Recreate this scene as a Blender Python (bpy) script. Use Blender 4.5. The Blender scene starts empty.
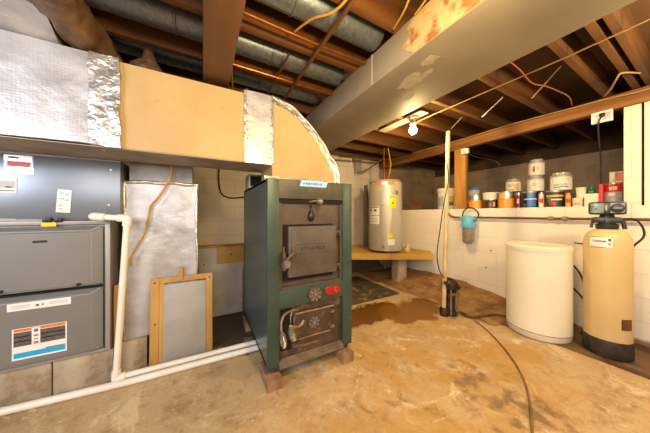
import bpy, bmesh, math, random
from mathutils import Vector, Matrix
random.seed(7)
S = bpy.context.scene
COL = S.collection
H = 1.10                      # eye height
F = 222.0                     # focal length in pixels of the 650 px frame
YAW = math.atan(122/222)      # camera looks this far to the right of +Y
CAM = Vector((0, 0, H))
FW = Vector((math.sin(YAW), math.cos(YAW), 0))
RT = Vector((math.cos(YAW), -math.sin(YAW), 0))

def ray(px, py): return FW + RT*((px-325)/F) + Vector((0, 0, (214-py)/F))
def onY(px, py, y): r = ray(px, py); return CAM + r*(y/r.y)
def onX(px, py, x): r = ray(px, py); return CAM + r*(x/r.x)
def onZ(px, py, z): r = ray(px, py); return CAM + r*((z-H)/r.z)

# ------------------------------------------------------------------ materials
def nt(m): return m.node_tree.nodes, m.node_tree.links
def hexc(h):
    h = h.lstrip('#'); c = [int(h[i:i+2], 16)/255 for i in (0, 2, 4)]
    return tuple((v/12.92 if v <= .04045 else ((v+.055)/1.055)**2.4) for v in c)+(1,)
def mat(name, c1, c2=None, scale=8, rough=.6, metal=0, bump=0, bscale=None, stretch=(1, 1, 1), lo=.35, hi=.65,
        detail=5, c3=None, scale3=3, lo3=.55, hi3=.7, spec=.5, trans=0):
    m = bpy.data.materials.new(name); m.use_nodes = True
    N, L = nt(m); b = N['Principled BSDF']
    b.inputs['Roughness'].default_value = rough; b.inputs['Metallic'].default_value = metal
    b.inputs['Specular IOR Level'].default_value = spec
    b.inputs['Transmission Weight'].default_value = trans
    c1 = hexc(c1)
    b.inputs['Base Color'].default_value = c1
    tc = N.new('ShaderNodeTexCoord'); mp = N.new('ShaderNodeMapping'); mp.inputs['Scale'].default_value = stretch
    L.new(tc.outputs['Object'], mp.inputs['Vector'])
    if c2:
        n = N.new('ShaderNodeTexNoise'); n.inputs['Scale'].default_value = scale; n.inputs['Detail'].default_value = detail
        L.new(mp.outputs[0], n.inputs['Vector'])
        r = N.new('ShaderNodeMapRange'); r.inputs[1].default_value = lo; r.inputs[2].default_value = hi
        L.new(n.outputs[0], r.inputs[0])
        x = N.new('ShaderNodeMix'); x.data_type = 'RGBA'
        x.inputs[6].default_value = c1; x.inputs[7].default_value = hexc(c2)
        L.new(r.outputs[0], x.inputs[0]); out = x.outputs[2]
        if c3:
            n3 = N.new('ShaderNodeTexNoise'); n3.inputs['Scale'].default_value = scale3; n3.inputs['Detail'].default_value = 6
            n3.inputs['Roughness'].default_value = .65
            L.new(tc.outputs['Object'], n3.inputs['Vector'])
            r3 = N.new('ShaderNodeMapRange'); r3.inputs[1].default_value = lo3; r3.inputs[2].default_value = hi3
            L.new(n3.outputs[0], r3.inputs[0])
            x3 = N.new('ShaderNodeMix'); x3.data_type = 'RGBA'
            L.new(r3.outputs[0], x3.inputs[0]); L.new(out, x3.inputs[6]); x3.inputs[7].default_value = hexc(c3)
            out = x3.outputs[2]
        L.new(out, b.inputs['Base Color'])
    if bump:
        nb = N.new('ShaderNodeTexNoise'); nb.inputs['Scale'].default_value = bscale or scale*3; nb.inputs['Detail'].default_value = 4
        L.new(mp.outputs[0], nb.inputs['Vector'])
        bp = N.new('ShaderNodeBump'); bp.inputs['Strength'].default_value = bump; bp.inputs['Distance'].default_value = .01
        L.new(nb.outputs[0], bp.inputs['Height']); L.new(bp.outputs[0], b.inputs['Normal'])
    return m

def block_mat(name, paint, paint2, mortar, axis, raw=None, raw_z=0, mort_bump=.5, msize=.006, dirty=None):
    """painted concrete block: 16 x 8 inch courses; axis 'X' = wall runs along Y, 'Y' = wall runs along X"""
    m = bpy.data.materials.new(name); m.use_nodes = True
    N, L = nt(m); b = N['Principled BSDF']; b.inputs['Roughness'].default_value = .6
    tc = N.new('ShaderNodeTexCoord'); sp = N.new('ShaderNodeSeparateXYZ'); cb = N.new('ShaderNodeCombineXYZ')
    L.new(tc.outputs['Object'], sp.inputs[0])
    L.new(sp.outputs['Y' if axis == 'X' else 'X'], cb.inputs[0]); L.new(sp.outputs['Z'], cb.inputs[1])
    br = N.new('ShaderNodeTexBrick'); br.inputs['Scale'].default_value = 1
    br.inputs['Brick Width'].default_value = .4; br.inputs['Row Height'].default_value = .2
    br.inputs['Mortar Size'].default_value = msize; br.inputs['Mortar Smooth'].default_value = .4
    br.inputs['Color1'].default_value = hexc(paint); br.inputs['Color2'].default_value = hexc(paint2); br.inputs['Mortar'].default_value = hexc(mortar)
    L.new(cb.outputs[0], br.inputs['Vector'])
    n = N.new('ShaderNodeTexNoise'); n.inputs['Scale'].default_value = 2.5; n.inputs['Detail'].default_value = 6
    L.new(tc.outputs['Object'], n.inputs['Vector'])
    out = br.outputs['Color']
    if dirty:
        r = N.new('ShaderNodeMapRange'); r.inputs[1].default_value = .5; r.inputs[2].default_value = .8
        L.new(n.outputs[0], r.inputs[0])
        x = N.new('ShaderNodeMix'); x.data_type = 'RGBA'; L.new(r.outputs[0], x.inputs[0]); L.new(out, x.inputs[6])
        x.inputs[7].default_value = hexc(dirty); out = x.outputs[2]
    if raw:
        ad = N.new('ShaderNodeMath'); ad.operation = 'MULTIPLY_ADD'; ad.inputs[1].default_value = .35
        L.new(n.outputs[0], ad.inputs[0]); L.new(sp.outputs['Z'], ad.inputs[2])
        r = N.new('ShaderNodeMapRange'); r.inputs[1].default_value = raw_z+.17; r.inputs[2].default_value = raw_z+.2
        L.new(ad.outputs[0], r.inputs[0])
        x = N.new('ShaderNodeMix'); x.data_type = 'RGBA'; L.new(r.outputs[0], x.inputs[0]); L.new(out, x.inputs[7])
        x.inputs[6].default_value = hexc(raw); out = x.outputs[2]
    L.new(out, b.inputs['Base Color'])
    nb = N.new('ShaderNodeTexNoise'); nb.inputs['Scale'].default_value = 60
    L.new(tc.outputs['Object'], nb.inputs['Vector'])
    mi = N.new('ShaderNodeMath'); mi.operation = 'MULTIPLY_ADD'; mi.inputs[1].default_value = -1
    sc = N.new('ShaderNodeMath'); sc.operation = 'MULTIPLY'; sc.inputs[1].default_value = .25
    L.new(nb.outputs[0], sc.inputs[0]); L.new(br.outputs['Fac'], mi.inputs[0]); L.new(sc.outputs[0], mi.inputs[2])
    bp = N.new('ShaderNodeBump'); bp.inputs['Strength'].default_value = mort_bump; bp.inputs['Distance'].default_value = .006
    L.new(mi.outputs[0], bp.inputs['Height']); L.new(bp.outputs[0], b.inputs['Normal'])
    return m

def floor_mat():
    m = bpy.data.materials.new('old_concrete'); m.use_nodes = True
    N, L = nt(m); b = N['Principled BSDF']
    tc = N.new('ShaderNodeTexCoord')
    def noise(s, d=8, r=.6, dist=0):
        n = N.new('ShaderNodeTexNoise'); n.inputs['Scale'].default_value = s; n.inputs['Detail'].default_value = d
        n.inputs['Roughness'].default_value = r; n.inputs['Distortion'].default_value = dist
        L.new(tc.outputs['Object'], n.inputs['Vector']); return n.outputs[0]
    def rng(src, a, c, o0=0, o1=1):
        r = N.new('ShaderNodeMapRange'); r.inputs[1].default_value = a; r.inputs[2].default_value = c
        r.inputs[3].default_value = o0; r.inputs[4].default_value = o1; L.new(src, r.inputs[0]); return r.outputs[0]
    def mix(f, a, c):
        x = N.new('ShaderNodeMix'); x.data_type = 'RGBA'; L.new(f, x.inputs[0])
        if isinstance(a, str): x.inputs[6].default_value = hexc(a)
        else: L.new(a, x.inputs[6])
        if isinstance(c, str): x.inputs[7].default_value = hexc(c)
        else: L.new(c, x.inputs[7])
        return x.outputs[2]
    def mul(a, c):
        x = N.new('ShaderNodeMath'); x.operation = 'MULTIPLY'; L.new(a, x.inputs[0]); L.new(c, x.inputs[1]); return x.outputs[0]
    def spot(cx, cy, rx, ry, edge=.35):      # a colour patch with its own outline around a point
        sp = N.new('ShaderNodeVectorMath'); sp.operation = 'SUBTRACT'; sp.inputs[1].default_value = (cx, cy, 0)
        L.new(tc.outputs['Object'], sp.inputs[0])
        s2 = N.new('ShaderNodeVectorMath'); s2.operation = 'MULTIPLY'; s2.inputs[1].default_value = (1/rx, 1/ry, 0); L.new(sp.outputs[0], s2.inputs[0])
        ln = N.new('ShaderNodeVectorMath'); ln.operation = 'LENGTH'; L.new(s2.outputs[0], ln.inputs[0])
        nn = noise(3.5, 6, .65)
        ad = N.new('ShaderNodeMath'); ad.operation = 'MULTIPLY_ADD'; ad.inputs[1].default_value = 1.9; L.new(nn, ad.inputs[0]); L.new(ln.outputs[1], ad.inputs[2])
        return rng(ad.outputs[0], 1.95+edge*.3, 1.95-edge*.3+.001)
    c = mix(rng(noise(1.3), .35, .65), '#c7ab85', '#b79a74')
    c = mix(rng(noise(4.5, 10, .7), .5, .68), c, '#967752')
    c = mix(rng(noise(2.2, 8, .7, .4), .55, .66), c, '#dcc8a6')
    c = mix(rng(noise(14, 6, .7), .58, .75), c, '#7b5c3b')
    c = mix(rng(noise(30, 4, .6), .62, .72), c, '#d8c7a8')
    och = spot(1.45, 1.05, 1.0, .62, .9)  # ochre stain blotches; the bulbs' yellow light is also put into this colour
    c = mix(mul(och, rng(noise(3.2, 9, .7, .5), .36, .62)), c, '#b58948')
    c = mix(mul(och, rng(noise(7, 9, .75, .8), .55, .64)), c, '#9a7038')
    c = mix(rng(noise(1.9, 9, .75, 1.2), .57, .62), c, '#d9c39c')
    c = mix(rng(noise(55, 4, .7), .6, .7), c, '#9b7b53')
    wet = spot(1.62, 1.92, .50, .20)
    wet2 = spot(2.1, 1.75, .42, .24)
    dust = spot(2.75, .35, .10, .5)
    dk = spot(1.55, .62, .22, .30)
    c = mix(wet, c, '#6e4519'); c = mix(wet2, c, '#80551f'); 
    c = mix(mul(dk, rng(noise(9, 5), .45, .6)), c, '#87694a')
    shade = spot(.15, 2.7, .55, .75); c = mix(shade, c, '#4c4034')  # shade behind the panels, put into the floor colour
    L.new(c, b.inputs['Base Color'])
    ro = N.new('ShaderNodeMath'); ro.operation = 'MULTIPLY_ADD'; ro.inputs[1].default_value = -.38; ro.inputs[2].default_value = .58
    L.new(wet, ro.inputs[0]); L.new(ro.outputs[0], b.inputs['Roughness'])
    bp = N.new('ShaderNodeBump'); bp.inputs['Strength'].default_value = .35; bp.inputs['Distance'].default_value = .02
    L.new(noise(9, 8, .65), bp.inputs['Height']); L.new(bp.outputs[0], b.inputs['Normal'])
    return m

def emis(name, col, st):
    m = bpy.data.materials.new(name); m.use_nodes = True; N, L = nt(m); b = N['Principled BSDF']
    b.inputs['Emission Color'].default_value = hexc(col); b.inputs['Emission Strength'].default_value = st; return m

def foil_mat():
    m = bpy.data.materials.new('foil_scrim'); m.use_nodes = True; N, L = nt(m); b = N['Principled BSDF']
    b.inputs['Metallic'].default_value = .45; b.inputs['Roughness'].default_value = .40
    tc = N.new('ShaderNodeTexCoord')
    sp = N.new('ShaderNodeSeparateXYZ'); L.new(tc.outputs['Object'], sp.inputs[0])
    n = N.new('ShaderNodeTexNoise'); n.inputs['Scale'].default_value = 7; n.inputs['Detail'].default_value = 6; L.new(tc.outputs['Object'], n.inputs['Vector'])
    w = N.new('ShaderNodeTexVoronoi'); w.inputs['Scale'].default_value = 75; w.inputs['Randomness'].default_value = .12
    L.new(tc.outputs['Object'], w.inputs['Vector'])
    x = N.new('ShaderNodeMix'); x.data_type = 'RGBA'; x.inputs[6].default_value = hexc('#c8c8cc'); x.inputs[7].default_value = hexc('#a5a2a4')
    r = N.new('ShaderNodeMapRange'); r.inputs[1].default_value = .4; r.inputs[2].default_value = .75; L.new(n.outputs[0], r.inputs[0]); L.new(r.outputs[0], x.inputs[0])
    L.new(x.outputs[2], b.inputs['Base Color'])
    ad = N.new('ShaderNodeMath'); ad.operation = 'MULTIPLY_ADD'; ad.inputs[1].default_value = .06; L.new(w.outputs['Distance'], ad.inputs[0]); L.new(n.outputs[0], ad.inputs[2])
    bp = N.new('ShaderNodeBump'); bp.inputs['Strength'].default_value = .5; bp.inputs['Distance'].default_value = .02
    L.new(ad.outputs[0], bp.inputs['Height']); L.new(bp.outputs[0], b.inputs['Normal'])
    return m

M = {}
M['floor'] = floor_mat()
M['trench'] = mat('dirty_concrete_strip', '#5f4730', '#7d5f3e', 5, .7, bump=.6, bscale=18, c3='#4e3520', scale3=4, lo3=.5, hi3=.62)
M['block_r'] = block_mat('painted_block_side', '#e9dccb', '#e6d9c8', '#d2c3ae', 'X', raw='#8a6a48', raw_z=.03, msize=.003, mort_bump=.3)
M['block_b'] = block_mat('painted_block_back', '#d5c9bb', '#d0c4b6', '#b7aa9b', 'Y', raw='#6e5a45', raw_z=.34, msize=.0035, mort_bump=.35)
M['block_l'] = block_mat('painted_block_left', '#d5c9bb', '#cdc0b2', '#a0907f', 'X')
M['crawl_x'] = block_mat('bare_block_side', '#a58b6d', '#9c8367', '#8a735b', 'X', dirty='#5c4b3c', msize=.004)
M['crawl_y'] = block_mat('bare_block_end', '#a58b6d', '#9a8165', '#786450', 'Y', dirty='#5c4b3c', msize=.004)
M['post_blk'] = block_mat('painted_block_pier', '#e9dccb', '#e6d9c8', '#d2c3ae', 'X', msize=.003, mort_bump=.3)
M['ledge'] = mat('ledge_cement', '#d8c8b2', '#a98f70', 5, .7, bump=.4)
M['concrete'] = mat('base_concrete', '#c2b39d', '#a08d74', 6, .75, bump=.5, bscale=40, c3='#6d5740', scale3=4)
M['joist'] = mat('joist_wood', '#724618', '#472b11', 8, .65, bump=.25, bscale=14, stretch=(.12, 1, 1), c3='#4d3019', scale3=2)
M['subfloor'] = mat('subfloor_board', '#5e3e22', '#3f2a17', 4, .8, stretch=(.2, 1, 1))
M['beam'] = mat('beam_wood', '#6f4b2d', '#4d3420', 5, .6, bump=.3, bscale=12, stretch=(1, .12, 1))
M['header'] = mat('header_wood', '#96602a', '#5e3a17', 9, .6, bump=.25, bscale=12, stretch=(1, .08, 1.5))
M['post'] = mat('post_wood', '#c48a40', '#8a5a26', 6, .6, bump=.2, stretch=(1, 1, .12))
M['pine'] = mat('pine', '#c99d55', '#a9793a', 6, .6, bump=.15, stretch=(1, 1, .2))
M['pine_h'] = mat('pine_board', '#c9a04a', '#a67e34', 6, .6, bump=.15, stretch=(.3, .3, 1))
M['brickwood'] = mat('stove_block', '#a07a5c', '#80593f', 12, .8, bump=.4)
M['galv'] = mat('galvanised', '#7f8b9b', '#6c7787', 40, .42, metal=.75, c3='#95a0ac', scale3=60, lo3=.55, hi3=.7, bump=.05)
M['galv_dull'] = mat('dull_sheet_metal', '#a8a7a4', '#97938f', 10, .5, metal=.35, bump=.05)
M['trunk'] = mat('grey_trunk_skin', '#8f8575', '#81776a', 3, .6, bump=.08, bscale=8)
M['trunk_paint'] = mat('peeling_cream_paint', '#a89066', '#b7a379', 9, .6, bump=.5, bscale=24, c3='#8a5a2c', scale3=9, lo3=.48, hi3=.6)
M['patch'] = mat('worn_paint', '#b3a797', '#a19586', 20, .6)
M['tape'] = mat('pale_seam_tape', '#b0a390', rough=.6)
M['duct_tan'] = mat('tan_duct_board', '#c3a672', '#b79863', 3, .5, bump=.04, c3='#ab8856', scale3=14, lo3=.66, hi3=.74)
M['duct_dirty'] = mat('duct_underside', '#ada192', '#94897d', 5, .6, metal=.2)
M['foil'] = foil_mat()
M['foil_crumple'] = mat('crumpled_foil_tape', '#dedbd6', '#bcb7b0', 18, .3, metal=.8, bump=1, bscale=26)
M['paper'] = mat('brown_wrap', '#7a5f48', '#5a412f', 9, .5, bump=1, bscale=16)
M['insul'] = mat('brown_insulation', '#8a6a4c', '#5f452e', 24, .9, bump=1)
M['furn'] = mat('furnace_grey', '#88898b', '#838487', 3, .42, metal=.35)
M['furn_trim'] = mat('furnace_trim', '#a49e99', rough=.45, metal=.3)
M['coil'] = mat('coil_case', '#858d96', '#7b828c', 3, .32, metal=.55)
M['black'] = mat('black_plastic', '#17171a', rough=.4)
M['dark'] = mat('dark_gap', '#0f0d0b', rough=.9)
M['yellow'] = mat('yellow_label', '#f0cf10', rough=.5)
M['white'] = mat('white_label', '#e9e9e6', rough=.5)
M['whitegrey'] = mat('printed_grey', '#b9bcc0', rough=.5)
M['silver'] = mat('silver_label', '#e8ebee', '#cfd6dc', 60, .25, metal=.6)
M['red'] = mat('red_plastic', '#a81c12', rough=.35)
M['redprint'] = mat('red_print', '#c86a5a', rough=.5)
M['orangeprint'] = mat('orange_print', '#e0741c', rough=.5)
M['darkprint'] = mat('dark_print', '#4f4a49', '#625d5a', 80, .5)
M['cyan'] = mat('cyan_print', '#22a5dd', rough=.5)
M['pvc'] = mat('white_pvc', '#f3efe8', '#e8e0d4', 6, .35)
M['pvc_old'] = mat('cream_pvc', '#d9c197', '#bb9a68', 5, .4)
M['green'] = mat('stove_green', '#3d524b', '#36473f', 4, .42, metal=.15, c3='#4f4337', scale3=5, lo3=.58, hi3=.75, bump=.05)
M['green_side'] = mat('stove_green_sheen', '#62706f', '#566463', 3, .3, metal=.45, bump=.03)  # same green made lighter and greyer: reflected light put into the colour
M['band'] = mat('stove_scorched_band', '#4a453b', '#384039', 5, .5, metal=.2, c3='#664c37', scale3=7, lo3=.5, hi3=.65)
M['iron'] = mat('rusty_plate', '#5c4c42', '#4c4038', 6, .55, metal=.25, c3='#755e4e', scale3=3, bump=.15)
M['door'] = mat('cast_door', '#655b55', '#554a43', 7, .5, metal=.35, bump=.2, bscale=50)
M['iron_dark'] = mat('dark_cast_iron', '#4c4036', '#63513f', 8, .5, metal=.4, bump=.3, c3='#8d6f50', scale3=10, lo3=.55, hi3=.7)
M['rust'] = mat('rusty_rod', '#7d644f', '#a38b72', 20, .5, metal=.5)
M['spoke'] = mat('worn_grey_iron', '#9a948c', '#6f6962', 40, .45, metal=.6)
M['steel'] = mat('bright_steel', '#d6d1c8', '#a09a92', 30, .3, metal=.9)
M['ash'] = mat('ashy_ledge', '#806b58', '#665443', 12, .8, bump=.3)
M['sticker_blue'] = mat('pale_blue_sticker', '#9cc3ea', rough=.4)
M['blueprint'] = mat('blue_print', '#3f7fc0', rough=.4)
M['board_grey'] = mat('grey_sheet', '#b3aea7', '#a29b92', 4, .5, metal=.2, bump=.05)
M['board_white'] = mat('scuffed_white_sheet', '#c9c3bb', '#b2a89d', 5, .6, bump=.15)
M['heater'] = mat('heater_enamel', '#b3aca3', '#aca59b', 2, .35, metal=.15)
M['heater_dark'] = mat('heater_edge', '#6f665c', rough=.5)
M['copper'] = mat('copper_pipe', '#a5642f', '#7d4a25', 12, .35, metal=.8)
M['oldpipe'] = mat('brown_pipe', '#7a5233', '#5f3f28', 14, .5, metal=.4)
M['orangecopper'] = mat('orange_flex', '#c65f23', '#8f3e16', 12, .4, metal=.4)
M['wire_y'] = mat('yellow_cable', '#b98a3c', rough=.5)
M['wire_w'] = mat('pale_cable', '#a8895c', rough=.5)
M['wire_b'] = mat('black_cable', '#1b1714', rough=.5)
M['wire_o'] = mat('orange_cable', '#94522c', rough=.5)
M['yellow_tube'] = mat('yellow_gas_tube', '#c79a35', '#b08428', 20, .45)
M['tank_tan'] = mat('tan_resin_tank', '#d2b886', '#c9ad79', 3, .42, bump=.03)
M['tank_boot'] = mat('black_boot', '#221e1b', '#3a332b', 20, .55, bump=.4)
M['brine'] = mat('cream_plastic', '#e3dac8', '#ddd1bd', 2, .4)
M['seamdark'] = mat('seam_dark', '#8d7a62', rough=.7)
M['ctrl'] = mat('softener_head', '#26292a', rough=.35)
M['ctrl_teal'] = mat('softener_head_face', '#46605f', '#8da09a', 18, .3)
M['filter_blue'] = mat('filter_cap_blue', '#62b4d6', rough=.35)
M['filter_bowl'] = mat('smoky_filter_bowl', '#94877a', '#7b6e60', 8, .25, spec=.6)
M['pump'] = mat('rusty_pump', '#221913', '#4a3322', 16, .5, metal=.4, bump=.5)
M['hose_brown'] = mat('brown_corrugated', '#5b452f', '#463422', 30, .7)
M['matdark'] = mat('dark_board', '#57493b', '#453a30', 6, .6, c3='#8a7657', scale3=9, lo3=.55, hi3=.62, bump=.1)
M['mud'] = mat('dirt_bank', '#a37a48', '#7a5630', 6, .85, bump=.9, bscale=20, c3='#b98f5c', scale3=8)
M['crack'] = mat('dark_seam_cord', '#8b6842', '#6f5033', 8, .8)
M['strap'] = mat('strap_steel', '#c9c0b0', rough=.35, metal=.6)
M['bulb'] = emis('lit_bulb', '#ffd9a0', 45)
M['glass'] = mat('pane_glass', '#dfe8ee', rough=.05, trans=1)

# ------------------------------------------------------------------ mesh builder
class MB:
    def __init__(s): s.bm = bmesh.new(); s.mats = []; s.cur = 0
    def m(s, name):
        if name not in s.mats: s.mats.append(name)
        s.cur = s.mats.index(name); return s
    def _tag(s, faces):
        for f in faces: f.material_index = s.cur
    def box(s, x0, x1, y0, y1, z0, z1, bev=0, rot=None, piv=None):
        r = bmesh.ops.create_cube(s.bm, size=1)
        vs = r['verts']
        for v in vs:
            v.co = Vector(((x0+x1)/2+v.co.x*(x1-x0), (y0+y1)/2+v.co.y*(y1-y0), (z0+z1)/2+v.co.z*(z1-z0)))
        fs = set(f for v in vs for f in v.link_faces)
        if bev:
            es = list(set(e for v in vs for e in v.link_edges))
            r2 = bmesh.ops.bevel(s.bm, geom=es, offset=bev, segments=2, affect='EDGES', profile=.6)
            fs = set(r2['faces']) | set(f for f in fs if f.is_valid)
            vs = list(set(v for f in fs for v in f.verts))
            fs = set(f for v in vs for f in v.link_faces)
        s._tag(fs)
        if rot is not None:
            p = Vector(piv) if piv is not None else Vector(((x0+x1)/2, (y0+y1)/2, (z0+z1)/2))
            for v in vs: v.co = p + rot @ (v.co-p)
        return s
    def lathe(s, prof, c=(0, 0, 0), seg=28, axis=None, caps=True):
        """prof = [(radius, height)...] about c; axis = direction of height"""
        q = Vector((0, 0, 1)).rotation_difference(Vector(axis).normalized()) if axis is not None else None
        c = Vector(c); rings = []
        for r, h in prof:
            ring = []
            for i in range(seg):
                a = 2*math.pi*i/seg; p = Vector((r*math.cos(a), r*math.sin(a), h))
                if q: p = q @ p
                ring.append(s.bm.verts.new(c+p))
            rings.append(ring)
        fs = []
        for a, b in zip(rings, rings[1:]):
            for i in range(seg):
                fs.append(s.bm.faces.new((a[i], a[(i+1) % seg], b[(i+1) % seg], b[i])))
        if caps:
            fs.append(s.bm.faces.new(rings[0][::-1])); fs.append(s.bm.faces.new(rings[-1]))
        s._tag(fs); return s
    def cyl(s, p0, p1, r, r2=None, seg=16):
        p0 = Vector(p0); p1 = Vector(p1); d = p1-p0
        return s.lathe([(r, 0), (r if r2 is None else r2, d.length)], p0, seg, d)
    def tube(s, pts, r, seg=10, sub=6, closed=False):
        P = [Vector(p) for p in pts]
        if sub > 1 and len(P) > 2:
            Q = []
            for i in range(len(P)-1):
                p0 = P[max(i-1, 0)]; p1 = P[i]; p2 = P[i+1]; p3 = P[min(i+2, len(P)-1)]
                for k in range(sub):
                    t = k/sub
                    Q.append(.5*((2*p1)+(-p0+p2)*t+(2*p0-5*p1+4*p2-p3)*t*t+(-p0+3*p1-3*p2+p3)*t**3))
            Q.append(P[-1]); P = Q
        rad = r if callable(r) else (lambda t: r)
        rings = []; up = Vector((0, 0, 1)); n = None
        for i, p in enumerate(P):
            d = (P[min(i+1, len(P)-1)]-P[max(i-1, 0)]).normalized()
            if n is None:
                n = d.cross(up); n = d.cross(Vector((1, 0, 0))) if n.length < .1 else n
            n = (n - d*n.dot(d)).normalized(); b = d.cross(n)
            rr = rad(i/(len(P)-1))
            rings.append([s.bm.verts.new(p+(n*math.cos(2*math.pi*k/seg)+b*math.sin(2*math.pi*k/seg))*rr) for k in range(seg)])
        fs = []
        for a, b in zip(rings, rings[1:]):
            for i in range(seg): fs.append(s.bm.faces.new((a[i], a[(i+1) % seg], b[(i+1) % seg], b[i])))
        fs.append(s.bm.faces.new(rings[0][::-1])); fs.append(s.bm.faces.new(rings[-1]))
        s._tag(fs); return s
    def sphere(s, c, r, sc=(1, 1, 1), u=16, v=10):
        rr = bmesh.ops.create_uvsphere(s.bm, u_segments=u, v_segments=v, radius=r)
        for w in rr['verts']: w.co = Vector((w.co.x*sc[0], w.co.y*sc[1], w.co.z*sc[2]))+Vector(c)
        s._tag(set(f for w in rr['verts'] for f in w.link_faces)); return s
    def prism(s, pts, vec):
        """closed polygon extruded by vec"""
        a = [s.bm.verts.new(Vector(p)) for p in pts]; b = [s.bm.verts.new(Vector(p)+Vector(vec)) for p in pts]
        fs = [s.bm.faces.new(a[::-1]), s.bm.faces.new(b)]
        for i in range(len(a)):
            j = (i+1) % len(a); fs.append(s.bm.faces.new((a[i], a[j], b[j], b[i])))
        s._tag(fs); return s
    def hexa(s, c8):
        v = [s.bm.verts.new(Vector(p)) for p in c8]
        s._tag([s.bm.faces.new([v[i] for i in q]) for q in ((0, 3, 2, 1), (4, 5, 6, 7), (0, 1, 5, 4), (1, 2, 6, 5), (2, 3, 7, 6), (3, 0, 4, 7))]); return s
    def jitter(s, a, seed=1, scale=6):
        from mathutils import noise
        for v in s.bm.verts: v.co += noise.noise_vector(v.co*scale+Vector((seed*3.1, 0, 0)))*a
        return s
    def subdivide(s, n):
        bmesh.ops.subdivide_edges(s.bm, edges=s.bm.edges[:], cuts=n, use_grid_fill=True); return s
    def build(s, name, parent=None, loc=None, ang=35):
        bm = s.bm
        bmesh.ops.recalc_face_normals(bm, faces=bm.faces[:])
        origin = Vector((0, 0, 0))
        if loc is not None: origin = Vector(loc)
        base = world_of(parent) if parent else Vector((0, 0, 0))
        shift = origin if parent is None else base
        for v in bm.verts: v.co -= shift
        for f in bm.faces: f.smooth = True
        for e in bm.edges:
            if len(e.link_faces) != 2 or e.calc_face_angle(0) > math.radians(ang): e.smooth = False
        me = bpy.data.meshes.new(name); bm.to_mesh(me); bm.free()
        for n in s.mats: me.materials.append(M[n])
        o = bpy.data.objects.new(name, me); COL.objects.link(o)
        if parent: o.parent = parent; o['_w'] = list(base)
        else: o.location = origin; o['_w'] = list(origin)
        return o
def world_of(o): return Vector(o['_w'])
def mb(m): return MB().m(m)
def tag(o, label, cat, group=None, kind=None):
    if label: o['label'] = label
    if cat: o['category'] = cat
    if group: o['group'] = group
    if kind: o['kind'] = kind
    return o
def empty(name, loc, label, cat, group=None):
    o = bpy.data.objects.new(name, None); COL.objects.link(o); o.location = loc; o['_w'] = list(loc); o.empty_display_size = .1
    return tag(o, label, cat, group)
def struct(o): o['kind'] = 'structure'; return o
def base_of(b):   # lowest middle of a builder's vertices
    xs = [v.co.x for v in b.bm.verts]; ys = [v.co.y for v in b.bm.verts]; zs = [v.co.z for v in b.bm.verts]
    return ((min(xs)+max(xs))/2, (min(ys)+max(ys))/2, min(zs))
def single(b, name, label, cat, group=None): return tag(b.build(name, None, base_of(b)), label, cat, group)

def text_mesh(name, txt, size, loc, rot, mname, parent, depth=.0006, sx=1):
    cu = bpy.data.curves.new(name, 'FONT'); cu.body = txt; cu.size = size; cu.extrude = depth; cu.align_x = 'CENTER'; cu.align_y = 'CENTER'
    tmp = bpy.data.objects.new(name+'_tmp', cu); COL.objects.link(tmp)
    dg = bpy.context.evaluated_depsgraph_get(); me = bpy.data.meshes.new_from_object(tmp.evaluated_get(dg))
    bpy.data.objects.remove(tmp)
    R = rot.to_4x4() @ Matrix.Diagonal((sx, 1, 1, 1)); me.transform(R)
    off = Vector(loc)-world_of(parent)
    me.transform(Matrix.Translation(off)); me.materials.clear(); me.materials.append(M[mname])
    o = bpy.data.objects.new(name, me); COL.objects.link(o); o.parent = parent; o['_w'] = list(world_of(parent)); return o
RX90 = Matrix.Rotation(math.pi/2, 3, 'X')

# ------------------------------------------------------------------ setting
XW, YB, XC = 3.21, 3.49, 5.0           # side wall, back wall, far wall of the crawl space
XL_, YR = -2.4, -2.4                   # left wall, rear wall (behind the viewer)
ZJ, ZS, ZL = 2.155, 2.345, 1.172       # joist underside, subfloor underside, ledge
struct(mb('floor').box(XL_, XW+.25, YR, YB+.2, -.12, 0).build('floor'))
b = mb('trench'); b.box(2.60, XW, YR, 3.2, 0, .006); 
struct(b.build('trim_1'))['label'] = 'darker rough cement strip along the foot of the side wall'
struct(mb('block_r').box(XW, XW+.22, YR, YB+.2, 0, ZL).build('wall_right'))
struct(mb('post_blk').box(XW, XW+.22, .353, .442, ZL, 2.026, .004).box(XW, XW+.22, YR, .338, ZL, 2.026).m('dark').box(XW+.03, XW+.2, .33, .36, ZL, 2.02).build('wall_right_upper'))
struct(mb('block_b').box(XL_-.2, XW, YB, YB+.2, 0, ZS).build('wall_back'))
struct(mb('crawl_y').box(XW, XC+.2, YB, YB+.2, ZL, ZS).build('wall_crawl_end'))
struct(mb('crawl_x').box(XC, XC+.2, -1.2, YB, ZL, 2.0).build('wall_crawl_side'))
struct(mb('subfloor').box(XC+.02, XC+.06, -1.2, YB, 2.0, ZS).build('wall_crawl_rim'))
struct(mb('ledge').box(XW+.22, XC, -1.2, YB, ZL-.1, ZL).build('floor_crawl'))
struct(mb('subfloor').box(XL_-.2, XC+.2, YR-.2, YB+.2, ZS, ZS+.04).build('ceiling'))
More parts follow.
